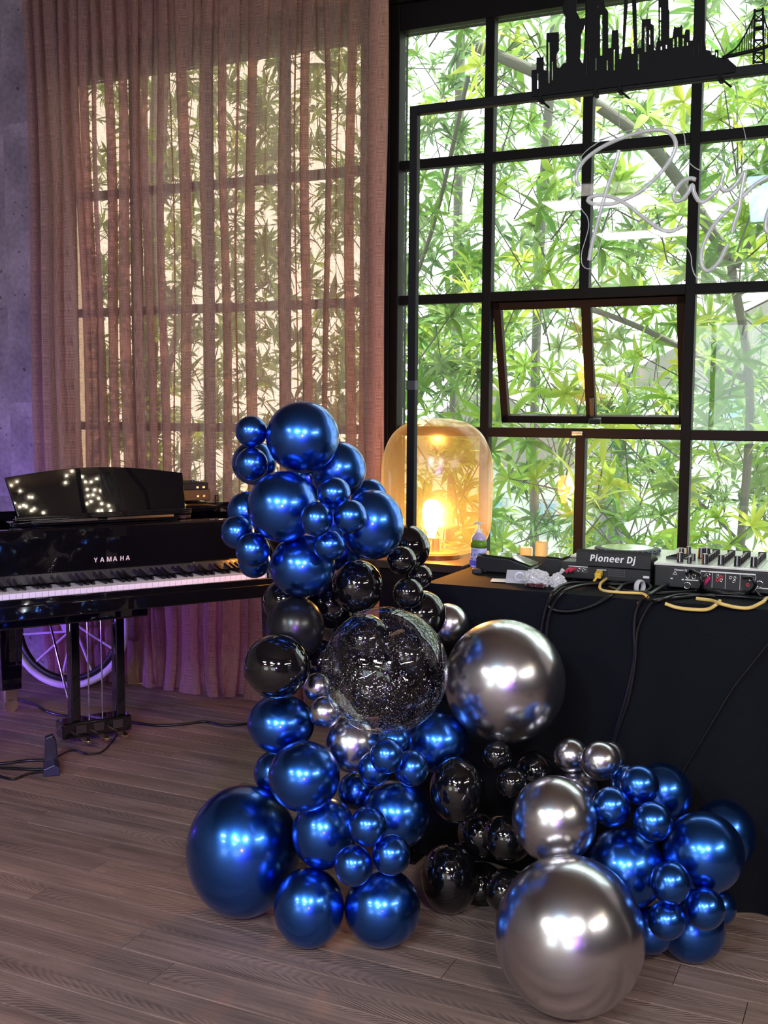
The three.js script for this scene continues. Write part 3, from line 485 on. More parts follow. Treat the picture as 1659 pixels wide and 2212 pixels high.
tag(obj('floor_cable', tube([[-3.0216, 0.006, -3.2767], [-3.0797, 0.006, -3.2413], [-3.1241, 0.006, -3.1872], [-3.1882, 0.006, -3.13]], 0.006, 30), rubber), 'upper black cable leaving the floor foot toward the left', 'cable');
tag(obj('floor_cable', tube([[-2.9458, 0.006, -3.1883], [-3.0032, 0.006, -3.1598], [-3.067, 0.006, -3.1404], [-3.1631, 0.006, -3.105]], 0.006, 30), rubber), 'middle black cable leaving the floor foot toward the left', 'cable');
tag(obj('floor_cable', tube([[-2.9273, 0.006, -3.173], [-2.9645, 0.006, -3.1184], [-2.9695, 0.006, -3.051], [-3.0121, 0.006, -3.0474], [-3.1343, 0.006, -3.0763]], 0.005, 30), rubber), 'lower black cable sagging in a curve left of the floor foot', 'cable');
{
  const f = thing('floor_stand', 'black upright stand foot lying on the floor among cables', 'stand foot', [-2.915, 0, -3.19], 0.75);
  obj('upright', extrude([[-0.025, 0], [0.03, 0], [0.022, 0.11], [0.008, 0.135], [-0.02, 0.125]], 0.028, 0.004).translate(0, 0, -0.06), blackPlastic, f);
  obj('toe', extrude([[-0.03, 0], [0.03, 0], [0.032, 0.03], [0.012, 0.045], [-0.028, 0.03]], 0.09, 0.004).translate(0, 0, -0.035), mat({ color: RGB(0.02, 0.022, 0.05), roughness: 0.4 }), f);
}

// ---------------------------------------------------------------- arch stand with skyline board and neon sign
{
  const AZ = -3.05, Y = 2.279, x0 = -1.343, x1 = 0.62;
  const a = thing('arch_stand', 'tall thin black metal frame stand behind the balloons, carrying the skyline board', 'stand', [0, 0, 0]);
  obj('post', box(x0 - 0.0125, 0, AZ - 0.0125, x0 + 0.0125, Y + 0.0125, AZ + 0.0125, 0.002), steel, a);
  obj('post', box(x1 - 0.0125, 0, AZ - 0.0125, x1 + 0.0125, Y + 0.0125, AZ + 0.0125, 0.002), steel, a);
  obj('top_bar', box(x0 + 0.0125, Y - 0.0125, AZ - 0.0125, x1 - 0.0125, Y + 0.0125, AZ + 0.0125, 0.002), steel, a);
  obj('base_plate', box(x0 - 0.04, 0, AZ - 0.04, x0 + 0.04, 0.01, AZ + 0.04, 0.002), steel, a); obj('base_plate', box(x1 - 0.2, 0, AZ - 0.04, x1 + 0.2, 0.01, AZ + 0.04, 0.002), steel, a);
  for (const [x, s] of [[-0.955, 1], [-0.8, -0.4], [-0.733, 1], [-0.47, 1]]) obj('cable_tie', [rod([x, Y - 0.014, AZ + 0.016], [x + 0.03 * s, Y - 0.042, AZ + 0.03], 0.0028, 6), box(x - 0.006, Y - 0.02, AZ - 0.016, x + 0.004, Y + 0.016, AZ + 0.018, 0.002)], blackMatte, a);
  obj('pipe_coupling', [box(x0 - 0.0145, 1.46, AZ - 0.0145, x0 + 0.0145, 1.49, AZ + 0.0145, 0.002)], blackPlastic, a);
  // skyline: a cut-out board; its slits are real openings
  const SZ = -3.035;
  const sky = thing('skyline_board', 'flat black cut-out of a city skyline with slit windows and a suspension bridge', 'sign', [0, 0, SZ]);
  const body = [[-0.9803, 2.2755], [-0.9817, 2.3474], [-0.9675, 2.3476], [-0.9681, 2.3797], [-0.9481, 2.3784], [-0.9473, 2.3433], [-0.939, 2.3422], [-0.9411, 2.4422], [-0.906, 2.4398], [-0.9049, 2.3903], [-0.9122, 2.3827], [-0.9101, 2.3465], [-0.8998, 2.3433], [-0.8918, 2.3539], [-0.8824, 2.3558], [-0.8865, 2.4264], [-0.8896, 2.4537], [-0.8877, 2.4803], [-0.8949, 2.4889], [-0.8964, 2.5026], [-0.8887, 2.5244], [-0.8859, 2.545], [-0.8946, 2.5692], [-0.9014, 2.6007], [-0.8905, 2.6047], [-0.8743, 2.5661], [-0.8595, 2.541], [-0.857, 2.5178], [-0.8579, 2.4894], [-0.8469, 2.4669], [-0.8336, 2.4673], [-0.8314, 2.4571], [-0.8373, 2.4389], [-0.8435, 2.4264], [-0.8437, 2.3825], [-0.8452, 2.3635], [-0.8401, 2.3506], [-0.8343, 2.3468], [-0.8332, 2.4002], [-0.8313, 2.4229], [-0.8273, 2.4223], [-0.8291, 2.5289], [-0.8172, 2.5328], [-0.7933, 2.5292], [-0.7825, 2.5107], [-0.7787, 2.4876], [-0.7702, 2.4769], [-0.7672, 2.3783], [-0.7586, 2.3791], [-0.7578, 2.4243], [-0.7413, 2.4228], [-0.7393, 2.3955], [-0.7361, 2.3468], [-0.7314, 2.3462], [-0.7282, 2.3752], [-0.7271, 2.5212], [-0.7158, 2.5195], [-0.7228, 2.3764], [-0.7049, 2.3752], [-0.7039, 2.3559], [-0.6981, 2.3552], [-0.697, 2.3712], [-0.7077, 2.5183], [-0.696, 2.5166], [-0.6884, 2.3682], [-0.6776, 2.3687], [-0.6777, 2.4414], [-0.6547, 2.4401], [-0.6543, 2.427], [-0.6466, 2.4222], [-0.6439, 2.3587], [-0.6389, 2.3573], [-0.6375, 2.3746], [-0.6324, 2.3925], [-0.636, 2.4892], [-0.6263, 2.5061], [-0.6111, 2.5039], [-0.609, 2.4595], [-0.6066, 2.4554], [-0.6045, 2.3832], [-0.5962, 2.3832], [-0.5947, 2.3967], [-0.5925, 2.4122], [-0.5857, 2.4076], [-0.5789, 2.4082], [-0.5716, 2.413], [-0.5708, 2.388], [-0.5645, 2.3871], [-0.563, 2.3998], [-0.5525, 2.3983], [-0.5509, 2.3706], [-0.5398, 2.3692], [-0.5408, 2.4933], [-0.5161, 2.4896], [-0.513, 2.3638], [-0.5097, 2.3506], [-0.5086, 2.3413], [-0.4975, 2.3381], [-0.495, 2.3276], [-0.4862, 2.3264], [-0.4855, 2.3384], [-0.4771, 2.3373], [-0.4764, 2.3172], [-0.4665, 2.3167], [-0.45, 2.3095], [-0.4314, 2.2916], [-0.4344, 2.2757], [-0.4743, 2.2761], [-0.5442, 2.276], [-0.7709, 2.2751]];
  const slit = (pts) => pts;
  const holes = [[[-0.966, 2.3377], [-0.9652, 2.2958], [-0.961, 2.2953], [-0.9618, 2.3372]],
    [[-0.936, 2.4175], [-0.9337, 2.3066], [-0.9287, 2.306], [-0.9311, 2.4169]],
    [[-0.9248, 2.3638], [-0.9237, 2.3132], [-0.9191, 2.3127], [-0.9202, 2.3632]],
    [[-0.8267, 2.3822], [-0.8251, 2.317], [-0.8219, 2.3166], [-0.8235, 2.3818]],
    [[-0.8184, 2.4021], [-0.817, 2.3466], [-0.8138, 2.3462], [-0.8152, 2.4017]],
    [[-0.7918, 2.4705], [-0.789, 2.3622], [-0.7826, 2.3613], [-0.7854, 2.4696]],
    [[-0.8019, 2.3581], [-0.8011, 2.3255], [-0.7975, 2.3251], [-0.7983, 2.3576]],
    [[-0.7706, 2.3484], [-0.7699, 2.3218], [-0.7663, 2.3213], [-0.767, 2.348]],
    [[-0.7527, 2.3746], [-0.7513, 2.3195], [-0.7469, 2.319], [-0.7484, 2.374]],
    [[-0.6866, 2.3541], [-0.6855, 2.3134], [-0.6812, 2.3129], [-0.6824, 2.3535]],
    [[-0.6709, 2.423], [-0.669, 2.3563], [-0.6639, 2.3557], [-0.6659, 2.4223]],
    [[-0.6583, 2.4127], [-0.6572, 2.3735], [-0.6537, 2.373], [-0.6549, 2.4122]],
    [[-0.6317, 2.4664], [-0.6307, 2.433], [-0.6273, 2.4325], [-0.6283, 2.4659]],
    [[-0.6306, 2.4293], [-0.6292, 2.3809], [-0.6257, 2.3805], [-0.6272, 2.4288]],
    [[-0.6266, 2.3658], [-0.6264, 2.3565], [-0.6225, 2.356], [-0.6228, 2.3653]],
    [[-0.6134, 2.3685], [-0.6131, 2.3581], [-0.6093, 2.3576], [-0.6097, 2.368]],
    [[-0.595, 2.3809], [-0.5943, 2.3586], [-0.5905, 2.3581], [-0.5912, 2.3804]],
    [[-0.5846, 2.3843], [-0.5838, 2.3584], [-0.58, 2.3579], [-0.5808, 2.3838]],
    [[-0.5702, 2.3798], [-0.5696, 2.3591], [-0.5658, 2.3586], [-0.5665, 2.3793]],
    [[-0.5588, 2.368], [-0.5585, 2.3584], [-0.5552, 2.358], [-0.5555, 2.3676]],
    [[-0.541, 2.3547], [-0.5404, 2.337], [-0.5378, 2.3366], [-0.5384, 2.3543]],
    [[-0.5276, 2.3639], [-0.5262, 2.3224], [-0.5236, 2.322], [-0.525, 2.3636]],
    [[-0.5218, 2.3777], [-0.5206, 2.341], [-0.518, 2.3407], [-0.5192, 2.3774]],
    [[-0.4838, 2.3327], [-0.4834, 2.3188], [-0.4797, 2.3183], [-0.4802, 2.3322]],
    [[-0.7996, 2.4962], [-0.7994, 2.4886], [-0.7954, 2.4881], [-0.7956, 2.4956]]];
  obj('board', extrude(body, 0.005, 0, holes), blackMatte, sky, [0, 0, -0.0025]);
  const seg = (p, q, r) => rod([...p, 0], [...q, 0], r, 6);
  const br = [];
  const B = [[-0.3885, 2.2918], [-0.3906, 2.4274], [-0.3629, 2.2886], [-0.3709, 2.4282], [-0.4665, 2.3167], [-0.3897, 2.325], [-0.3408, 2.334], [-0.433, 2.337], [-0.4125, 2.3668], [-0.3976, 2.397], [-0.3902, 2.4156]];
  br.push(seg(B[0], B[1], 0.0032), seg(B[2], B[3], 0.0032));
  const lerp2 = (p, q, t) => [p[0] + (q[0] - p[0]) * t, p[1] + (q[1] - p[1]) * t];
  for (const s of [0.03, 0.2, 0.27, 0.43, 0.62, 0.66, 0.78, 0.96]) br.push(seg(lerp2(B[0], B[1], s), lerp2(B[2], B[3], s), 0.0028));
  for (const [s, e] of [[0.03, 0.2], [0.27, 0.43], [0.78, 0.9]]) br.push(seg(lerp2(B[0], B[1], s), lerp2(B[2], B[3], e), 0.0016), seg(lerp2(B[2], B[3], s), lerp2(B[0], B[1], e), 0.0016));
  br.push(seg(B[4], B[5], 0.005), seg(B[5], B[6], 0.005));
  obj('bridge_tower', br, blackMatte, sky);
  const cab = new THREE.CatmullRomCurve3([B[4], B[7], B[8], B[9], B[10]].map(([x, y]) => V(x, y, 0))), cg = [new THREE.TubeGeometry(cab, 24, 0.0022, 6)];
  for (let k = 2; k < 11; k++) { const p = cab.getPoint(k / 12), f = (p.x - B[4][0]) / (B[5][0] - B[4][0]); cg.push(seg([p.x, p.y], lerp2(B[4], B[5], f), 0.0012)); }
  const B2 = [lerp2(B[2], B[3], 0.9), [[-0.3563, 2.3735], [-0.3342, 2.3456], [-0.3129, 2.3322]]].flat(0);
  const c2 = new THREE.CatmullRomCurve3([B2[0], ...B2[1]].map(([x, y]) => V(x, y, 0))); cg.push(new THREE.TubeGeometry(c2, 12, 0.0022, 6)); for (let k = 2; k < 8; k++) { const p = c2.getPoint(k / 9); cg.push(seg([p.x, p.y], [p.x, B[6][1] + 0.004], 0.0012)); }
  obj('bridge_cable', cg, blackMatte, sky);
  // clear neon lettering, unlit
  const NZ = -3.05, n = thing('neon_sign', 'unlit neon script sign on clear acrylic hanging under the skyline board', 'sign', [0, 0, NZ]);
  const neon = mat({ color: RGB(0.62, 0.62, 0.62), roughness: 0.25, transmission: 0.35, thickness: 0, clearcoat: 0.6 });
  const strokes = [
    [[-0.7326, 2.109], [-0.7384, 2.0847], [-0.7503, 2.0482], [-0.7623, 2.0116], [-0.7741, 1.9684], [-0.7891, 1.9125], [-0.8009, 1.8624], [-0.8081, 1.8181]],
    [[-0.8411, 2.0209], [-0.8499, 2.0406], [-0.8455, 2.0656], [-0.8296, 2.0895], [-0.7941, 2.1147], [-0.7461, 2.1351], [-0.6923, 2.1485], [-0.6423, 2.1534], [-0.608, 2.1479], [-0.589, 2.1324], [-0.5807, 2.1103], [-0.5875, 2.0835], [-0.6082, 2.0518], [-0.6384, 2.0205], [-0.6753, 1.9924], [-0.713, 1.9766], [-0.745, 1.9679], [-0.7839, 1.9691], [-0.807, 1.974], [-0.8164, 1.9826], [-0.8074, 1.9898], [-0.7845, 1.9928], [-0.7552, 1.9875], [-0.7258, 1.9744], [-0.6997, 1.9569], [-0.6672, 1.9297], [-0.635, 1.9043], [-0.6095, 1.8887], [-0.5876, 1.8836], [-0.5662, 1.8906], [-0.5526, 1.899]],
    [[-0.5259, 2.0144], [-0.5396, 2.0186], [-0.5578, 2.014], [-0.5756, 1.994], [-0.5826, 1.9731], [-0.5746, 1.9618], [-0.5593, 1.9653], [-0.5446, 1.9825], [-0.5345, 2.0015], [-0.5293, 1.9813], [-0.5165, 1.9591], [-0.5043, 1.9552], [-0.4837, 1.9688], [-0.4636, 1.9914], [-0.4543, 2.0237]],
    [[-0.4542, 2.0222], [-0.4601, 1.9941], [-0.4528, 1.9815], [-0.4365, 1.9818], [-0.4195, 1.9999], [-0.4028, 2.0239], [-0.4084, 1.9751], [-0.4139, 1.9246], [-0.4232, 1.8952], [-0.4283, 1.8714]],
    [[-0.3164, 2.0269], [-0.3445, 2.0057], [-0.3725, 1.9902], [-0.4064, 1.96], [-0.4349, 1.9351], [-0.4637, 1.9069], [-0.4866, 1.875], [-0.5006, 1.8423], [-0.5057, 1.815], [-0.5018, 1.7873], [-0.4893, 1.7744], [-0.4744, 1.7798], [-0.4571, 1.8003], [-0.4459, 1.824], [-0.4376, 1.8418]],
    [[-0.333, 1.9368], [-0.3432, 1.9019], [-0.3451, 1.8753], [-0.3376, 1.8659], [-0.3222, 1.8768]]];
  strokes.forEach((p) => obj('neon_tube', tube(p.map(([x, y]) => V(x, y, 0.006)), 0.0056, p.length * 7, 8), neon, n));
  const plate = [[-0.835, 2.1089], [-0.7915, 2.1379], [-0.699, 2.1615], [-0.6054, 2.1628], [-0.5649, 2.1421], [-0.558, 2.1173], [-0.557, 2.0869], [-0.5456, 2.0616], [-0.5161, 2.0394], [-0.4801, 2.0409], [-0.4609, 2.0886], [-0.4399, 2.0777], [-0.4217, 2.0612], [-0.4046, 2.0344], [-0.374, 2.0318], [-0.3174, 2.0534], [-0.2912, 2.0335], [-0.2843, 1.8567], [-0.3815, 1.7573], [-0.513, 1.7571], [-0.5291, 1.7855], [-0.5332, 1.8165], [-0.5446, 1.8386], [-0.5963, 1.8632], [-0.66, 1.8981], [-0.709, 1.945], [-0.7477, 1.9508], [-0.7811, 1.8549], [-0.7928, 1.8014], [-0.8092, 1.7958], [-0.8225, 1.7996], [-0.8312, 1.8129], [-0.8319, 1.8418], [-0.8212, 1.8795], [-0.8138, 1.9141], [-0.8193, 1.9399], [-0.833, 1.9568], [-0.8539, 1.9996], [-0.8615, 2.0416], [-0.8524, 2.0789]];
  obj('backing', extrude(plate, 0.004), mat({ color: RGB(0.96, 0.98, 0.98), roughness: 0.0, transmission: 1, thickness: 0, ior: 1.12 }), n, [0, 0, -0.004]).userData.label = 'clear acrylic backing';
  obj('polished_edge', tube(plate.map(([x, y]) => V(x, y, -0.002)), 0.0014, 260, 5, true), mat({ color: RGB(0.6, 0.64, 0.64), roughness: 0.3, transmission: 0.5, thickness: 0 }), n);
  for (const p of [[[-0.7389, 2.3197], [-0.7369, 2.258], [-0.7357, 2.1992], [-0.7332, 2.1525]], [[-0.5043, 2.3181], [-0.4497, 2.2759], [-0.4288, 2.2234], [-0.4258, 2.1788], [-0.4081, 2.1326], [-0.3995, 2.0963]]]) obj('hanging_wire', tube(p.map(([x, y]) => V(x, y, 0.004)), 0.0011, 30, 5), mat({ color: RGB(0.3, 0.3, 0.3), roughness: 0.3 }), n);
}

// ---------------------------------------------------------------- amber lamp on its plinth
{
  const LX = -1.553, LZ = -3.76, b = 0.855;
  const p = thing('lamp_plinth', 'dark plinth beside the table end under the amber glass lamp', 'plinth', [LX, 0, LZ]);
  obj('plinth_body', [box(-0.16, 0, -0.16, 0.16, b - 0.03, 0.16, 0.006)], blackMatte, p); obj('plinth_top', box(-0.17, b - 0.03, -0.17, 0.17, b, 0.17, 0.004), mat({ color: RGB(0.035, 0.02, 0.015), roughness: 0.35 }), p);
  const t = thing('glass_lamp', 'big amber glass dome lamp with a glowing bulb inside', 'lamp', [LX, b, LZ]);
  const prof = [[0.085, 0.018], [0.13, 0.022], [0.165, 0.042], [0.19, 0.075], [0.202, 0.12], [0.206, 0.2], [0.208, 0.3], [0.205, 0.35], [0.193, 0.405], [0.168, 0.455], [0.13, 0.49], [0.085, 0.508], [0.04, 0.516], [0.0001, 0.518]];
  const curve = new THREE.SplineCurve(prof.map((q) => new THREE.Vector2(...q))).getPoints(60).map((q) => [Math.max(1e-4, q.x), q.y]);
  obj('glass_dome', lathe(curve, 72), mat({ color: RGB(0.96, 0.80, 0.56), roughness: 0.22, transmission: 1, thickness: 0, ior: 1.5, side: THREE.DoubleSide }), t);
  obj('base_ring', [cyl(0.085, 0.085, 0.022, 0, 0, 0, 40)], mat({ color: RGB(0.3, 0.14, 0.04), metalness: 0.7, roughness: 0.35 }), t);
  obj('socket', [cyl(0.018, 0.016, 0.05, 0, 0.022, 0, 20)], brass, t);
  const bx = -0.02; // tall bulb
  const bulb = lathe([[0.0001, 0.07], [0.014, 0.072], [0.017, 0.09], [0.026, 0.11], [0.034, 0.14], [0.035, 0.175], [0.03, 0.2], [0.018, 0.213], [0.0001, 0.217]], 32);
  obj('lamp_bulb', bulb, mat({ color: RGB(1, 0.7, 0.3), emissive: RGB(1, 0.56, 0.16), emissiveIntensity: 9 }), t, [bx, 0, 0]);
  const l = new THREE.PointLight(RGB(1, 0.45, 0.11), BULB_POWER); l.name = 'lamp_bulb_light'; l.position.set(LX, b + 0.15, LZ); l.shadow.radius = 1.5; l.castShadow = true; scene.add(l);
  const c = thing('pillar_candle', 'short cream pillar candle on the window ledge', 'candle', [-1.44, 0.745, -4.5]);
  obj('wax', lathe([[0.0001, 0], [0.026, 0], [0.027, 0.004], [0.027, 0.068], [0.024, 0.073], [0.018, 0.069], [0.0001, 0.066]], 28), mat({ color: RGB(0.9, 0.72, 0.36), roughness: 0.5, transmission: 0.2, thickness: 0 }), c); obj('wick', rod([0, 0.066, 0], [0.002, 0.078, 0], 0.001, 5), blackMatte, c);
  const d = thing('pillar_candle', 'tall cream pillar candle on the window ledge', 'candle', [-1.366, 0.745, -4.48]);
  obj('wax', lathe([[0.0001, 0], [0.026, 0], [0.027, 0.004], [0.027, 0.098], [0.025, 0.104], [0.018, 0.097], [0.0001, 0.094]], 28), mat({ color: RGB(0.9, 0.72, 0.36), roughness: 0.5, transmission: 0.2, thickness: 0 }), d); obj('wick', rod([0, 0.094, 0], [-0.002, 0.107, 0], 0.001, 5), blackMatte, d);
}

// ---------------------------------------------------------------- table with black cloth
const TY = 0.86;
{
  const x0 = -1.335, x1 = 0.75, z0 = -3.93, z1 = -3.15;
  const t = thing('folding_table', 'long folding table hidden under the black cloth', 'table', [0, 0, 0]);
  obj('tabletop', box(x0 + 0.02, TY - 0.045, z0 + 0.02, x1 - 0.02, TY - 0.006, z1 - 0.03, 0.006), mat({ color: RGB(0.35, 0.3, 0.25), roughness: 0.6 }), t);
  for (const x of [x0 + 0.15, x1 - 0.15]) for (const z of [z0 + 0.1, z1 - 0.14]) obj('leg', cyl(0.014, 0.014, TY - 0.045, x, 0, z, 12), chrome, t);
  // the cloth: top sheet and a skirt that falls to the floor in shallow folds
  const P = [], U = [], I = []; const cols = 260, skirt = 30;
  const ring = []; const per = [[x0, z0], [x0, z1], [x1, z1], [x1, z0]];
  const len = [z1 - z0, x1 - x0, z1 - z0], tot = len[0] + len[1] + len[2];
  for (let i = 0; i <= cols; i++) { let s = tot * i / cols, k = 0; while (k < 2 && s > len[k]) { s -= len[k]; k++; } const a = per[k], b = per[k + 1], f = s / len[k]; ring.push([a[0] + (b[0] - a[0]) * f, a[1] + (b[1] - a[1]) * f, k === 0 ? -1 : k === 2 ? 1 : 0, k === 1 ? 1 : 0, tot * i / cols]); }
  for (let j = 0; j <= skirt; j++) for (const [x, z, nx, nz, s] of ring) {
    const v = j / skirt, y = TY - (TY - 0.006) * v, fold = v * (0.014 * Math.sin(s * 9.5 + Math.sin(s * 3) * 1.5) + 0.010 * Math.sin(s * 23 + 1) + 0.006 * Math.sin(s * 41)) + 0.045 * v * v + (j ? 0.004 : 0);
    P.push(x + nx * fold, y, z + nz * fold); U.push(s, y);
  }
  for (let j = 0; j < skirt; j++) for (let i = 0; i < cols; i++) { const a = j * (cols + 1) + i, c = a + cols + 1; I.push(a, c, a + 1, a + 1, c, c + 1); }
  const g = new THREE.BufferGeometry(); g.setAttribute('position', new THREE.Float32BufferAttribute(P, 3)); g.setAttribute('uv', new THREE.Float32BufferAttribute(U, 2)); g.setIndex(I); g.computeVertexNormals();
  const m = blackCloth.clone(); m.side = THREE.DoubleSide;
  const topSheet = new THREE.PlaneGeometry(x1 - x0, z1 - z0, 60, 24); topSheet.rotateX(-Math.PI / 2); topSheet.translate((x0 + x1) / 2, TY, (z0 + z1) / 2);
  const tp = topSheet.attributes.position; for (let i = 0; i < tp.count; i++) { const x = tp.getX(i), z = tp.getZ(i), e = Math.min(x - x0, x1 - x, z1 - z, z - z0); tp.setY(i, TY + 0.0022 * fbm(x * 7, z * 7, 3, 3) * Math.min(1, e * 20)); } topSheet.computeVertexNormals();
  const c = thing('tablecloth', 'black fabric cloth covering the equipment table down to the floor', 'tablecloth');
  obj('skirt', g, m, c); obj('top_sheet', metricUV(topSheet), m, c);
}

// ---------------------------------------------------------------- equipment on the table
const text = globalThis.makeText;
{
  const t = thing('media_player', 'black deck player with a round jog wheel, its back turned to the room', 'player', [-0.828, TY, -3.40]);
  obj('case', [box(-0.143, 0.008, -0.4, 0.143, 0.062, 0, 0.005)], blackPlastic, t);
  obj('top_plate', box(-0.141, 0.062, -0.398, 0.141, 0.07, -0.1, 0.002), silverPlate, t);
  obj('rear_housing', extrude([[0, 0.05], [0.012, 0.056], [0.012, 0.098], [0.0, 0.106], [-0.09, 0.082], [-0.1, 0.066], [-0.1, 0.05]], 0.232, 0.002).rotateY(-Math.PI / 2).translate(0.143, 0, 0), blackPlastic, t);
  const sk = new THREE.Matrix4().set(1, 0.16, 0, 0, 0, 1, 0, 0, 0, 0, 1, 0, 0, 0, 0, 1);
  obj('lettering', text('Pioneer Dj', 0.021, 0.0008).applyMatrix4(sk), mat({ color: RGB(0.85, 0.85, 0.85), roughness: 0.4 }), t, [-0.048, 0.071, 0.0145]).userData.label = 'white printed maker name';
  for (let k = 0; k < 4; k++) obj('foot', cyl(0.014, 0.014, 0.008, k % 2 ? 0.11 : -0.11, 0, k < 2 ? -0.04 : -0.36, 14), rubber, t);
  const jog = new THREE.Group(); jog.name = 'jog_wheel'; jog.position.set(0.012, 0.07, -0.255); t.add(jog);
  obj('ring', lathe([[0.06, 0], [0.108, 0], [0.106, 0.012], [0.1, 0.018], [0.09, 0.019], [0.06, 0.017]], 64), blackPlastic, jog);
  obj('platter', lathe([[0.0001, 0.018], [0.085, 0.019], [0.088, 0.017]], 64), mat({ color: RGB(0.55, 0.57, 0.56), metalness: 1, roughness: 0.12 }), jog);
  const dim = []; for (let k = 0; k < 36; k++) { const a = k / 36 * 2 * Math.PI; dim.push(new THREE.SphereGeometry(0.006, 8, 6).translate(0.104 * Math.cos(a), 0.011, 0.104 * Math.sin(a))); } obj('finger_dimples', dim, mat({ color: RGB(0.12, 0.14, 0.18), metalness: 1, roughness: 0.2 }), jog);
  obj('fader_cap', box(-0.075, 0.07, -0.15, -0.05, 0.082, -0.138, 0.002), blackPlastic, t); obj('button', cyl(0.012, 0.012, 0.006, -0.1, 0.07, -0.2, 18), chrome, t);
  obj('jack_plate', [box(-0.118, 0.03, 0, -0.055, 0.048, 0.0015)], mat({ color: RGB(0.06, 0.06, 0.06), roughness: 0.4 }), t);
  obj('label_strip', [box(-0.118, 0.0475, 0.0005, -0.055, 0.0495, 0.002), box(-0.026, 0.042, 0.0005, 0.004, 0.044, 0.002), box(0.12, 0.026, 0.0005, 0.139, 0.033, 0.002)], whitePrint, t);
  const plate = []; for (let r = 0; r < 4; r++) plate.push(box(0.014, 0.026 + r * 0.006, 0.0005, 0.06, 0.0265 + r * 0.006, 0.0014)); plate.push(box(0.012, 0.023, 0.0003, 0.0125, 0.048, 0.0014), box(0.0615, 0.023, 0.0003, 0.062, 0.048, 0.0014)); obj('rating_plate', plate, mat({ color: RGB(0.2, 0.2, 0.2), roughness: 0.5 }), t);
  for (const [x, c] of [[-0.11, 0], [-0.083, 0], [-0.068, 1]]) { const j = new THREE.TorusGeometry(0.005, 0.0018, 8, 18); j.translate(x, 0.038, 0.002); obj('jack', j, chrome, t); }
  tag(obj('phono_plug', [rod([0, 0, 0], [-0.006, -0.004, 0.03], 0.006, 14), rod([0.014, 0.001, 0], [0.007, -0.002, 0.03], 0.005, 12)], mat({ color: RGB(0.55, 0.03, 0.08), roughness: 0.4 }), scene, [-0.938, TY + 0.04, -3.398]), 'red plug in the back of the deck player', 'plug');
  tag(obj('network_plug', [box(-0.011, -0.008, 0, 0.009, 0.01, 0.03, 0.003), rod([-0.002, 0, 0.028], [-0.012, -0.014, 0.055], 0.004, 10)], mat({ color: RGB(0.8, 0.52, 0.06), roughness: 0.4 }), scene, [-0.843, TY + 0.034, -3.398], [0.3, 0, 0]), 'yellow plug in the back of the deck player', 'plug');
}
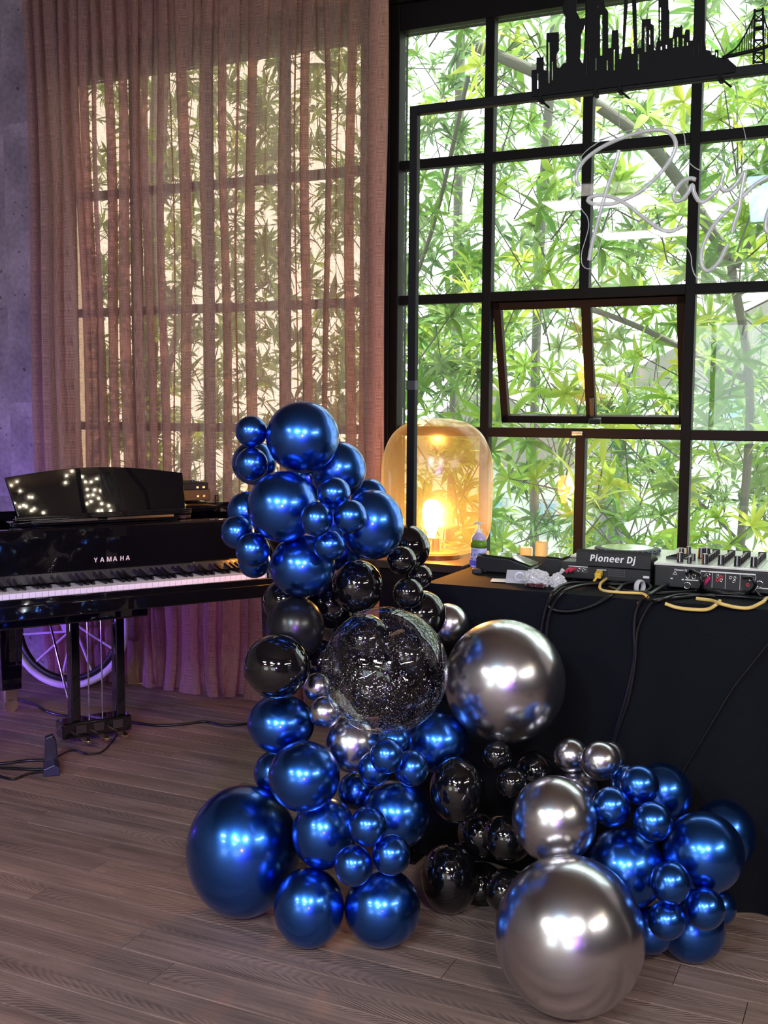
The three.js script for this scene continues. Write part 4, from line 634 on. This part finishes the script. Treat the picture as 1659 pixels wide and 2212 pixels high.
{
  const x0 = -0.668, x1 = -0.29, d = 0.4, t = thing('audio_mixer', 'silver-topped mixer with rows of black knobs at the right of the table', 'mixer', [x0, TY, -3.37]), W = x1 - x0;
  obj('case', [box(0, 0.008, -d, W, 0.074, 0, 0.004)], blackPlastic, t);
  obj('top_plate', box(-0.002, 0.074, -d, W + 0.002, 0.083, 0.004, 0.002), silverPlate, t);
  for (const [x, z] of [[0.03, -0.03], [W - 0.03, -0.03], [0.03, -d + 0.03], [W - 0.03, -d + 0.03]]) obj('foot', cyl(0.014, 0.014, 0.008, x, 0, z, 14), rubber, t);
  obj('rear_panel', [box(0.046, 0.012, 0, W - 0.004, 0.07, 0.002)], mat({ color: RGB(0.016, 0.016, 0.018), roughness: 0.5 }), t);
  const knobG = merge([cyl(0.0082, 0.007, 0.024, 0, 0, 0, 16)]), capG = merge([box(-0.001, 0.002, 0.0068, 0.001, 0.024, 0.0082), cyl(0.0066, 0.0066, 0.0008, 0, 0.024, 0, 16)]), greyCap = mat({ color: RGB(0.55, 0.55, 0.55), roughness: 0.4 });
  const knob = (x, z, s = 1) => { const k = obj('knob', knobG, blackPlastic, t, [x, 0.083, z]); k.scale.setScalar(s); obj('cap', capG, greyCap, k); };
  for (let c = 0; c < 4; c++) { const x = 0.145 + c * 0.047; knob(x, -0.03, 1.25); for (let r = 1; r < 6; r++) knob(x + 0.003, -0.038 - r * 0.035, 0.8); obj('fader_cap', [box(x - 0.012, 0.083, -0.255, x + 0.012, 0.103, -0.244, 0.002), box(x - 0.0105, 0.1, -0.2442, x + 0.0105, 0.1012, -0.2436)], blackPlastic, t); obj('channel_line', box(x + 0.0225, 0.0829, -0.3, x + 0.0235, 0.0836, -0.01), blackPlastic, t); }
  for (const [x, z, s] of [[0.07, -0.035, 1.2], [0.1, -0.02, 0.8], [0.05, -0.17, 1.1], [0.115, -0.15, 1.4], [0.128, -0.175, 1.3], [0.12, -0.2, 1.3], [0.1, -0.09, 0.9], [0.06, -0.24, 1]]) knob(x, z, s);
  for (let k = 0; k < 5; k++) obj('button', box(0.022 + k * 0.004, 0.083, -0.09 - k * 0.02, 0.05 + k * 0.004, 0.086, -0.1 - k * 0.02, 0.001), blackPlastic, t);
  obj('display', box(0.06, 0.083, -0.13, 0.1, 0.0845, -0.1, 0.001), mat({ color: RGB(0.05, 0.06, 0.06), roughness: 0.1 }), t);
  const ring = new THREE.TorusGeometry(0.006, 0.002, 8, 18), small = new THREE.TorusGeometry(0.004, 0.0018, 8, 16), big = new THREE.TorusGeometry(0.0095, 0.0022, 8, 22), red = mat({ color: RGB(0.5, 0.05, 0.06), roughness: 0.4 });
  for (const x of [0.101, 0.119]) obj('jack', ring, chrome, t, [x, 0.046, 0.004]);
  for (const [x, y, c] of [[0.162, 0.054, 0], [0.188, 0.053, 0], [0.198, 0.05, 1], [0.188, 0.041, 1], [0.199, 0.041, 0], [0.226, 0.051, 0], [0.238, 0.05, 0], [0.236, 0.04, 0], [0.275, 0.033, 1], [0.282, 0.05, 0]]) obj('jack', small, c ? red : chrome, t, [x, y, 0.004]);
  for (const [x, y] of [[0.308, 0.037], [0.345, 0.037], [0.1, 0.018]]) obj('socket', big, chrome, t, [x, y, 0.004]);
  obj('label_strip', [box(0.138, 0.0625, 0.001, 0.296, 0.0665, 0.003), box(0.094, 0.0335, 0.001, 0.132, 0.0365, 0.003), box(0.298, 0.024, 0.001, 0.345, 0.027, 0.003), box(0.05, 0.034, 0.001, 0.056, 0.038, 0.003), box(0.083, 0.033, 0.001, 0.09, 0.037, 0.003)], whitePrint, t);
  for (const x of [0.137, 0.172, 0.21, 0.252, 0.296]) obj('divider_line', box(x, 0.016, 0.001, x + 0.001, 0.062, 0.003), whitePrint, t);
  obj('lettering', text('Pioneer Dj', 0.0055, 0.0006), whitePrint, t, [0.06, 0.061, 0.0022]).userData.label = 'small white printed maker name';
  obj('warning_triangle', [rod([0.056, 0.049, 0.003], [0.0625, 0.0595, 0.003], 0.0006, 5), rod([0.069, 0.049, 0.003], [0.0625, 0.0595, 0.003], 0.0006, 5), rod([0.056, 0.049, 0.003], [0.069, 0.049, 0.003], 0.0006, 5), rod([0.0625, 0.051, 0.003], [0.0625, 0.056, 0.003], 0.0006, 5)], whitePrint, t);
  tag(obj('phono_plug', [rod([0, 0, 0.002], [-0.008, -0.012, 0.03], 0.006, 14)], mat({ color: RGB(0.62, 0.03, 0.16), roughness: 0.4 }), scene, [x0 + 0.163, TY + 0.045, -3.366]), 'pink plug in the back of the silver-topped mixer', 'plug');
}
{ // black units left of the player, bottle, wrappings
  const a = thing('wedge_unit', 'low black wedge-shaped unit on the table beside the bottle', 'unit', [-1.17, TY, -3.44]);
  obj('case', extrude([[-0.105, 0.004], [0.095, 0.004], [0.095, 0.024], [0.085, 0.028], [0.012, 0.05], [-0.1, 0.056], [-0.105, 0.05]], 0.1, 0.003).translate(0, 0, -0.1), blackPlastic, a);
  obj('gloss_lid', extrude([[-0.1, 0.0595], [0.012, 0.053], [0.085, 0.031], [0.085, 0.0335], [0.013, 0.0565], [-0.1, 0.0625]], 0.09, 0).translate(0, 0, -0.095), mat({ color: RGB(0.03, 0.035, 0.03), roughness: 0.05, clearcoat: 1 }), a);
  obj('foot', [box(-0.1, 0, -0.09, -0.08, 0.004, -0.01), box(0.07, 0, -0.09, 0.09, 0.004, -0.01)], rubber, a);
  const b = thing('wedge_unit', 'low black unit with a sloped left end beside the deck player', 'unit', [-1.03, TY, -3.46]);
  obj('case', extrude([[-0.04, 0.004], [0.048, 0.004], [0.048, 0.058], [-0.008, 0.06], [-0.036, 0.03], [-0.04, 0.02]], 0.11, 0.003).translate(0, 0, -0.11), blackPlastic, b);
  obj('gloss_lid', extrude([[-0.036, 0.033], [-0.009, 0.063], [0.046, 0.061], [0.046, 0.064], [-0.01, 0.066], [-0.037, 0.036]], 0.1, 0).translate(0, 0, -0.105), mat({ color: RGB(0.03, 0.035, 0.03), roughness: 0.05, clearcoat: 1 }), b);
  obj('foot', [box(-0.036, 0, -0.1, -0.02, 0.004, -0.01), box(0.03, 0, -0.1, 0.045, 0.004, -0.01)], rubber, b);
  const k = thing('power_adapter', 'small black adapter on the table in front of the bottle', 'adapter', [-1.262, TY, -3.415], 0.3);
  obj('case', box(-0.016, 0, -0.012, 0.016, 0.016, 0.012, 0.003), blackPlastic, k); obj('plug_tip', rod([0.016, 0.008, 0], [0.03, 0.006, 0.004], 0.003, 8), rubber, k);
  // sanitiser bottle
  const t = thing('pump_bottle', 'white and green sanitiser pump bottle at the table end beside the lamp', 'bottle', [-1.3, TY, -3.53], -0.5);
  const sect = (w, d) => { const p = []; for (let i = 0; i < 28; i++) { const q = i / 28 * 2 * Math.PI, c = Math.cos(q), s = Math.sin(q); p.push([Math.sign(c) * w * Math.pow(Math.abs(c), 0.6), Math.sign(s) * d * Math.pow(Math.abs(s), 0.7)]); } return p; };
  const loft = (levels) => { const P = [], I = [], n = 28; for (const [y, w, d] of levels) for (const [x, z] of sect(w, d)) P.push(x, y, z); for (let j = 0; j < levels.length - 1; j++) for (let i = 0; i < n; i++) { const q = j * n + i, r = j * n + (i + 1) % n; I.push(q, q + n, r, r, q + n, r + n); } const top = levels.length - 1, c = P.length / 3; P.push(0, levels[top][0], 0, 0, levels[0][0], 0); for (let i = 0; i < n; i++) { I.push(top * n + i, c, top * n + (i + 1) % n); I.push(i, (i + 1) % n, c + 1); } const g = new THREE.BufferGeometry(); g.setAttribute('position', new THREE.Float32BufferAttribute(P, 3)); g.setIndex(I); g.computeVertexNormals(); return g.toNonIndexed(); };
  obj('bottle_body', loft([[0, 0.028, 0.017], [0.004, 0.03, 0.019], [0.07, 0.03, 0.019], [0.1, 0.0275, 0.0175], [0.112, 0.024, 0.016], [0.12, 0.014, 0.012], [0.125, 0.01, 0.01]]), mat({ color: RGB(0.62, 0.58, 0.86), roughness: 0.2, transmission: 0.3, thickness: 0 }), t);
  obj('green_band', loft([[0.072, 0.0306, 0.0196], [0.086, 0.0303, 0.0193], [0.099, 0.0288, 0.0185]]), mat({ color: RGB(0.13, 0.3, 0.02), roughness: 0.4 }), t);
  obj('label_panel', loft([[0.008, 0.0304, 0.0194], [0.071, 0.0304, 0.0194]]), mat({ color: RGB(0.52, 0.55, 0.9), roughness: 0.5 }), t);
  const pr = []; for (let i = 0; i < 3; i++) { pr.push(rod([-0.018 + i * 0.017, 0.044, 0.0197], [-0.014 + i * 0.017, 0.053, 0.0197], 0.0011, 5), rod([-0.012 + i * 0.017, 0.046, 0.0197], [-0.016 + i * 0.017, 0.05, 0.0197], 0.0011, 5)); } pr.push(box(-0.02, 0.032, 0.0192, -0.004, 0.0345, 0.0199), box(-0.015, 0.063, 0.0192, 0.014, 0.0645, 0.0199)); obj('label_print', pr, mat({ color: RGB(0.08, 0.08, 0.3), roughness: 0.6 }), t);
  obj('label_block', box(-0.024, 0.011, 0.0188, 0.02, 0.028, 0.0198), mat({ color: RGB(0.12, 0.14, 0.6), roughness: 0.5 }), t);
  obj('pump', [cyl(0.011, 0.011, 0.012, 0, 0.123, 0, 18), cyl(0.004, 0.004, 0.02, 0, 0.135, 0, 12), box(-0.014, 0.153, -0.006, 0.012, 0.161, 0.006, 0.003), rod([-0.012, 0.157, 0], [-0.026, 0.152, 0], 0.003, 8)], mat({ color: RGB(0.85, 0.82, 0.72), roughness: 0.4 }), t);
  const card = thing('paper_card', 'small white paper card on the table behind the plastic wrap', 'card', [-1.125, TY + 0.003, -3.29], 0.25);
  obj('sheet', box(-0.04, 0, -0.03, 0.04, 0.0015, 0.03), mat({ color: RGB(0.8, 0.8, 0.78), roughness: 0.6 }), card);
  const tray = thing('plastic_container', 'clear plastic container lid propped beside the crumpled wrap', 'lid', [-1.072, TY + 0.003, -3.255], 0.2);
  obj('sheet', box(-0.034, 0, -0.002, 0.034, 0.048, 0.002, 0.0015).rotateX(-0.7), mat({ color: RGB(0.85, 0.87, 0.92), roughness: 0.25, transmission: 0.6, thickness: 0 }), tray); obj('embossed_ring', new THREE.TorusGeometry(0.014, 0.0025, 8, 28).translate(0.008, 0.024, 0.003).rotateX(-0.7), mat({ color: RGB(0.8, 0.82, 0.88), roughness: 0.2 }), tray);
  const crumple = (r, sx, sy, sz, k) => { const g = new THREE.IcosahedronGeometry(r, 7), p = g.attributes.position; for (let i = 0; i < p.count; i++) { const q = V(p.getX(i), p.getY(i), p.getZ(i)).normalize(), f = 1 + 0.55 * Math.abs(fbm(q.x * 2.6 + k, q.y * 2.6, q.z * 2.6, 3)) - 0.3 * Math.abs(perlin.noise(q.x * 6, q.y * 6 + k, q.z * 6)); p.setXYZ(i, q.x * r * f * sx, Math.max(-r * sy * 0.7, q.y * r * f * sy), q.z * r * f * sz); } g.translate(0, r * sy * 0.7, 0); g.computeVertexNormals(); return g; };
  const film = mat({ color: RGB(0.8, 0.8, 0.82), roughness: 0.15, transmission: 0.35, thickness: 0, flatShading: true, clearcoat: 0.6 });
  const w = thing('plastic_wrap', 'large crumpled clear plastic wrap with dark wrappers inside', 'wrapping', [-1.0, TY + 0.003, -3.235]); obj('film', crumple(0.042, 1.0, 0.72, 0.7, 3), film, w);
  obj('wrapper', [crumple(0.018, 1.7, 0.45, 0.7, 9).translate(0.006, 0, 0.022)], mat({ color: RGB(0.07, 0.015, 0.02), roughness: 0.3, flatShading: true }), w);
  const w2 = thing('plastic_wrap', 'smaller crumpled clear plastic wrap to the right of the big one', 'wrapping', [-0.937, TY + 0.003, -3.245]); obj('film', crumple(0.026, 0.95, 0.95, 0.8, 5), film, w2); obj('twist_end', rod([0.006, 0.04, 0], [0.018, 0.055, 0.004], 0.004, 6, 0.007), film, w2);
}
{ // cables over the table edge
  const cable = (pts, r, label, m = rubber) => tag(obj('cable', tube(pts, r, pts.length * 9, 8), m), label, 'cable');
  const yellow = mat({ color: RGB(0.72, 0.5, 0.14), roughness: 0.4 });
  cable([[[-0.8299, 0.868, -3.3684], [-0.8728, 0.868, -3.3355]], [[-0.9084, 0.875, -3.2363]], [[-0.9187, 0.8608, -3.125], [-0.9349, 0.822, -3.125], [-0.9453, 0.7722, -3.125], [-0.954, 0.7082, -3.125], [-0.9597, 0.6371, -3.125]]].flat(), 0.005, 'black cable over the table edge, leftmost to hang behind the large silver balloon');
  cable([[[-0.763, 0.868, -3.3621], [-0.8182, 0.868, -3.3332]], [[-0.8625, 0.878, -3.1896]], [[-0.8855, 0.8666, -3.122], [-0.9115, 0.8313, -3.122], [-0.9249, 0.7954, -3.122], [-0.932, 0.7249, -3.122], [-0.9359, 0.6403, -3.122]]].flat(), 0.005, 'black cable over the table edge, second from left behind the silver balloon');
  cable([[[-0.7183, 0.868, -3.4271]], [[-0.7424, 0.878, -3.3022]], [[-0.7353, 0.8752, -3.125], [-0.7685, 0.8508, -3.125], [-0.8091, 0.8297, -3.125], [-0.8572, 0.8146, -3.125], [-0.9064, 0.8132, -3.125], [-0.9293, 0.8252, -3.125], [-0.9213, 0.8481, -3.125]], [[-0.911, 0.87, -3.2101]]].flat(), 0.005, 'black cable making a wide low loop on the front of the cloth');
  cable([[[-0.5532, 0.9258, -3.33]], [[-0.6159, 0.88, -3.4577], [-0.6285, 0.88, -3.2886]], [[-0.6355, 0.8776, -3.125], [-0.6574, 0.8584, -3.125], [-0.6696, 0.8238, -3.125], [-0.6719, 0.7629, -3.125], [-0.6689, 0.7036, -3.125], [-0.6813, 0.6192, -3.125], [-0.6932, 0.5631, -3.125], [-0.7104, 0.499, -3.125], [-0.7238, 0.4391, -3.125], [-0.7319, 0.3852, -3.125]]].flat(), 0.0055, 'black cable from the mixer hanging straight down the cloth to the small silver balloons');
  cable([[[-0.4706, 0.868, -3.2655]], [[-0.555, 0.868, -3.2578]], [[-0.5955, 0.8706, -3.122], [-0.6238, 0.8576, -3.122], [-0.6526, 0.8056, -3.122], [-0.6633, 0.7642, -3.122], [-0.6664, 0.6828, -3.122], [-0.682, 0.572, -3.122], [-0.7066, 0.4865, -3.122], [-0.7263, 0.4077, -3.122]]].flat(), 0.0045, 'second black cable hanging close beside the long one on the cloth');
  cable([[[-0.2905, 0.7948, -3.112], [-0.3052, 0.7729, -3.112], [-0.3498, 0.7052, -3.112], [-0.3893, 0.6449, -3.112], [-0.4535, 0.5171, -3.112], [-0.5193, 0.3846, -3.112], [-0.5389, 0.3492, -3.112]]].flat(), 0.003, 'thin black cable slanting down the cloth at the right');
  cable([[[-0.8105, 0.884, -3.3473], [-0.7998, 0.884, -3.2296], [-0.7604, 0.884, -3.1162], [-0.7048, 0.884, -3.1087], [-0.6538, 0.884, -3.1174], [-0.6229, 0.884, -3.0633]]].flat(), 0.0042, 'short yellow cable curling under the deck player', yellow);
  cable([[[-0.5084, 0.872, -3.1755], [-0.4679, 0.872, -3.1621], [-0.4297, 0.872, -3.1151]], [[-0.3944, 0.8635, -3.13], [-0.3577, 0.8652, -3.13], [-0.328, 0.8818, -3.13]], [[-0.3246, 0.875, -3.2603], [-0.2805, 0.875, -3.3363]]].flat(), 0.0052, 'yellow cable winding over the table edge at the far right', yellow);
  cable([[[-0.5873, 0.8583, -3.128], [-0.5573, 0.8502, -3.128], [-0.5061, 0.8479, -3.128], [-0.4683, 0.8524, -3.128], [-0.4463, 0.8673, -3.128]], [[-0.4433, 0.872, -3.1664]]].flat(), 0.0052, 'yellow cable hanging in a shallow loop below the mixer', yellow);
  cable([[[-0.5482, 0.9277, -3.34]], [[-0.5212, 0.921, -3.3], [-0.5151, 0.8952, -3.3]], [[-0.5373, 0.868, -3.3514], [-0.6085, 0.868, -3.2576], [-0.6698, 0.868, -3.2256]]].flat(), 0.005, 'black cable bending down from the middle of the mixer back');
  cable([[[-0.5079, 0.9236, -3.35]], [[-0.5118, 0.9078, -3.31], [-0.5136, 0.8828, -3.31]], [[-0.4775, 0.872, -3.3554], [-0.4098, 0.872, -3.3437], [-0.3964, 0.872, -3.4267]]].flat(), 0.0045, 'black cable curving right below the pink plug');
  cable([[[-0.4031, 0.9171, -3.34]], [[-0.3716, 0.9248, -3.28], [-0.3621, 0.9094, -3.28]], [[-0.3939, 0.874, -3.3202], [-0.4559, 0.874, -3.297], [-0.5195, 0.874, -3.3485], [-0.4954, 0.874, -3.4299], [-0.4283, 0.874, -3.4353], [-0.4001, 0.874, -3.3918]]].flat(), 0.005, 'black cable looped in front of the right half of the mixer');
  cable([[[-0.367, 0.8842, -3.33]], [[-0.3495, 0.868, -3.3287], [-0.3005, 0.868, -3.2837]]].flat(), 0.004, 'short black cable leaving the mixer at the picture\'s right edge');
  cable([[[-0.6197, 0.866, -3.1133], [-0.5589, 0.866, -3.2059], [-0.481, 0.866, -3.2914], [-0.3913, 0.866, -3.3021], [-0.3255, 0.866, -3.2836]]].flat(), 0.005, 'black cable lying along the table edge under the other cables');
  cable([[[-0.8064, 0.869, -3.3323], [-0.7809, 0.869, -3.408], [-0.7395, 0.869, -3.4511], [-0.691, 0.869, -3.3928], [-0.6673, 0.869, -3.3055], [-0.6782, 0.869, -3.2331], [-0.7331, 0.869, -3.2326], [-0.7869, 0.869, -3.2821]]].flat(), 0.0045, 'black cable bundled into a coil by a grey strap');
  const s = tag(obj('cable_strap', new THREE.TorusGeometry(0.019, 0.004, 8, 24).scale(1, 1, 2.2).rotateY(1.2), mat({ color: RGB(0.55, 0.55, 0.58), roughness: 0.8 })), 'grey hook and loop strap round the coiled cable', 'strap'); s.position.set(...[[-0.6984, 0.872, -3.3076]][0]);
}

// ---------------------------------------------------------------- outside: ground, houses and trees
struct('ground', [box(-40, -3.6, -60, 40, -3.2, -4.9)], mat({ color: RGB(0.5, 0.48, 0.43), roughness: 1 }));
{
  const wallM = mat({ color: RGB(0.72, 0.74, 0.76), roughness: 0.8 }), blue = mat({ color: RGB(0.25, 0.45, 0.62), roughness: 0.5 });
  const house = (label, x0, x1, y1, z, wins) => {
    const h = thing('house', label, 'house', [0, 0, 0]);
    obj('wall', [box(x0, -3.2, z - 4, x1, y1, z)], wallM, h); obj('roof', extrude([[x0 - 0.3, y1], [x1 + 0.3, y1], [(x0 + x1) / 2, y1 + 1.2]], 4.4).translate(0, 0, z - 4.2), mat({ color: RGB(0.3, 0.28, 0.27), roughness: 0.9 }), h);
    for (let y = -3; y < y1 - 0.1; y += 0.16) obj('siding_board', extrude([[0, 0], [0.02, 0.005], [0.004, 0.155], [0, 0.155]], x1 - x0).rotateY(-Math.PI / 2).translate(x1, y, z), wallM, h);
    for (const [x, y, w, hh] of wins) { const f = obj('window', [box(x, y, z + 0.02, x + w, y + hh, z + 0.06)], mat({ color: RGB(0.5, 0.55, 0.6), roughness: 0.5 }), h); obj('pane', [box(x + 0.05, y + 0.05, z + 0.06, x + w / 2 - 0.02, y + hh - 0.05, z + 0.07), box(x + w / 2 + 0.02, y + 0.05, z + 0.06, x + w - 0.05, y + hh - 0.05, z + 0.07)], blue, f); }
  };
  house('pale house with blue windows glimpsed through the right window panes', -3.4, 0.6, 1.75, -15, [[-2.35, 0.95, 0.55, 0.75], [-1.2, 0.9, 0.6, 0.8]]);
  house('white boarded house glimpsed low between the leaves above the deck player', -6.5, -3.9, 0.65, -14.4, [[-5.4, -0.4, 0.5, 0.6], [-4.55, -0.3, 0.4, 0.5]]);
}
// lance-shaped leaves with a folded midrib and a drooping tip
function leafShape(w, droop, fold) {
  const P = [], I = [], n = 6, prof = [0.12, 0.62, 0.95, 1, 0.72, 0.34, 0.02];
  for (let i = 0; i <= n; i++) { const t = i / n, z = t, y = -droop * t * t; for (const s of [-1, 0, 1]) P.push(s * w * prof[i], y + (s ? fold * w * prof[i] : 0), z); }
  for (let i = 0; i < n; i++) for (let s = 0; s < 2; s++) { const a = i * 3 + s, b = a + 3; I.push(a, a + 1, b, b, a + 1, b + 1); }
  const g = new THREE.BufferGeometry(); g.setAttribute('position', new THREE.Float32BufferAttribute(P, 3)); g.setIndex(I); g.computeVertexNormals(); return g;
}
const LEAVES = [leafShape(0.1, 0.25, 0.35), leafShape(0.12, 0.45, 0.5), leafShape(0.085, 0.12, 0.25)];
const leafTones = [[0.27, 0.40, 0.07], [0.15, 0.26, 0.065], [0.42, 0.48, 0.08], [0.10, 0.16, 0.075], [0.19, 0.28, 0.12]].map((c) => mat({ color: RGB(...c), roughness: 0.8, transmission: 0.55, thickness: 0, side: THREE.DoubleSide, specularIntensity: 0.5 }));
const farLeaf = mat({ color: RGB(1, 1, 1), roughness: 0.85, transmission: 0.5, thickness: 0, side: THREE.DoubleSide, specularIntensity: 0.4 });
const bark = mat({ color: RGB(0.13, 0.125, 0.11), roughness: 0.95, bumpMap: concreteBump, bumpScale: 0.01 });
const frustum = new THREE.Frustum().setFromProjectionMatrix(new THREE.Matrix4().multiplyMatrices(camera.projectionMatrix, camera.matrixWorldInverse.copy(camera.matrixWorld).invert()));
function tree(label, trunk, box6, whorls, leafLen, perWhorl, single, tones, s0) {
  seed = s0;
  const t = thing('tree', label, 'tree', [0, 0, 0]), list = [], twigs = [];
  trunk.forEach(([pts, r], i) => obj(i ? 'branch' : 'trunk', tube(pts, r, pts.length * 6, 10), bark, t));
  const d = new THREE.Object3D(), [ax, bx, ay, by, az, bz] = box6;
  for (let k = 0; k < whorls; k++) {
    const c = V(rr(ax, bx), rr(ay, by), rr(az, bz));
    if (fbm(c.x * 0.9 + s0, c.y * 0.9, c.z * 0.9, 2) < -0.17) { continue; }                  // openings in the crown
    const axis = V(rr(-1, 1), rr(0.1, 1.4), rr(-0.6, 1)).normalize(), n = Math.round(perWhorl * rr(0.7, 1.3)), L = leafLen * rr(0.7, 1.25), tone = tones[Math.floor(rnd() * tones.length)];
    const side = V(1, 0, 0).cross(axis).normalize(), up = axis.clone().cross(side);
    if (k % 2 === 0) twigs.push(rod(c.clone().addScaledVector(axis, -rr(0.25, 0.6)).add(V(rr(-0.1, 0.1), rr(-0.1, 0.1), 0)), c, 0.006, 4, 0.0035));
    for (let i = 0; i < n; i++) {
      const a = i / n * 2 * Math.PI + rr(-0.25, 0.25), q = rr(0.8, 1.65), dir = axis.clone().multiplyScalar(Math.cos(q)).addScaledVector(side, Math.sin(q) * Math.cos(a)).addScaledVector(up, Math.sin(q) * Math.sin(a));
      d.position.copy(c); d.up.copy(axis); d.lookAt(c.clone().add(dir)); d.scale.setScalar(L * rr(0.75, 1.15)); d.updateMatrix();
      list.push([d.matrix.clone(), Math.floor(rnd() * 3), tone, c.z, c]);
    }
  }
  if (twigs.length) { const tw = obj('twigs', twigs, bark, t); tw.userData.kind = 'stuff'; }
  const inView = list.map((e, i) => [i, frustum.containsPoint(e[4]) ? e[4].distanceTo(camera.position) : 1e9]).sort((p, q) => p[1] - q[1]).slice(0, single).filter((p) => p[1] < 1e9);
  const own = new Set(inView.map((p) => p[0]));
  for (const i of own) { const [m, s, tone] = list[i], o = obj('leaf', LEAVES[s], leafTones[tone], t); m.decompose(o.position, o.quaternion, o.scale); }
  for (let s = 0; s < 3; s++) {
    const rest = list.filter((e, i) => !own.has(i) && e[1] === s); if (!rest.length) continue;
    const im = new THREE.InstancedMesh(LEAVES[s], farLeaf, rest.length); im.name = 'leaves'; im.userData.kind = 'stuff'; im.castShadow = true;
    rest.forEach((e, i) => { im.setMatrixAt(i, e[0]); const c = leafTones[e[2]].color.clone(); c.offsetHSL(rr(-0.02, 0.02), 0, rr(-0.03, 0.05)); im.setColorAt(i, c); }); t.add(im);
  }
}
tree('leafy tree nearest the middle panes with a grey slanting limb', [[[[-1.0, -3.2, -7.6], [-0.95, 0, -7.5], [-0.9, 1.6, -7.4], [-1.02, 2.35, -7.2]], 0.028], [[[-1.02, 2.35, -7.2], [-1.5, 3.05, -7.1], [-1.95, 3.4, -7.0], [-2.6, 3.75, -6.9]], 0.04], [[[-0.98, 2.3, -7.2], [-0.6, 3.1, -7.3], [-0.4, 4.2, -7.4]], 0.022], [[[-0.9, 1.6, -7.4], [-1.7, 2.0, -7.3], [-2.3, 2.2, -7.1]], 0.02]], [-3.2, -0.4, -0.3, 4.2, -8.4, -6.3], 480, 0.22, 10, 290, [0, 0, 1, 2, 1, 4], 11);
tree('leafy tree behind the left window column beside the curtain edge', [[[[-4.0, -3.2, -7.8], [-3.9, 0, -7.7], [-3.7, 2, -7.6], [-3.4, 4.4, -7.4]], 0.03], [[[-3.8, 1.4, -7.6], [-3.1, 2.6, -7.3], [-2.7, 3.6, -7.0]], 0.015]], [-4.9, -2.7, -0.4, 4.6, -8.9, -6.6], 330, 0.19, 10, 290, [1, 0, 4, 1, 3], 23);
tree('leafy tree seen blurred through the sheer curtain', [[[[-6.4, -3.2, -8.2], [-6.2, 1, -8.1], [-5.9, 4.6, -8.0]], 0.08], [[[-6.2, 1, -8.1], [-5.3, 2.6, -7.6]], 0.035]], [-7.6, -4.7, -0.4, 4.8, -9.2, -6.8], 420, 0.2, 10, 200, [1, 3, 0, 4], 37);
tree('leafy tree beyond the right hand panes with drooping leaves', [[[[0.6, -3.2, -7.4], [0.5, 1, -7.3], [0.2, 3.4, -7.2]], 0.03], [[[0.5, 1, -7.3], [-0.4, 2.1, -7.0]], 0.03]], [-0.6, 1.9, -0.4, 4.4, -8.4, -6.4], 340, 0.22, 10, 200, [0, 1, 1, 4, 2], 51);
tree('low fine-leaved shrub-like tree filling the lower right panes', [[[[0.1, -3.2, -9.0], [0.0, -1, -8.9], [-0.3, 0.8, -8.8]], 0.03], [[[0.0, -1, -8.9], [-0.9, 0.2, -8.8], [-1.6, 0.9, -8.7]], 0.012]], [-2.6, 1.2, -1.2, 1.7, -9.6, -8.4], 420, 0.13, 9, 120, [1, 3, 4, 1], 97);
tree('tall fine-leaved tree filling the view behind the nearer trees', [[[[-3.2, -3.2, -10.6], [-3.3, 2, -10.5], [-3.1, 6, -10.4]], 0.045]], [-9.5, 0.8, -1.6, 6.2, -11.5, -8.6], 1700, 0.18, 10, 0, [3, 4, 1, 4], 67);
tree('broad tree farthest back with small pale leaves', [[[[-5.4, -3.2, -13.4], [-5.3, 2, -13.4], [-5.2, 7, -13.2]], 0.06]], [-12.5, 1.5, -2.2, 7.6, -13.7, -11.7], 1300, 0.24, 10, 0, [4, 3, 4], 83);

renderer.render(scene, camera);
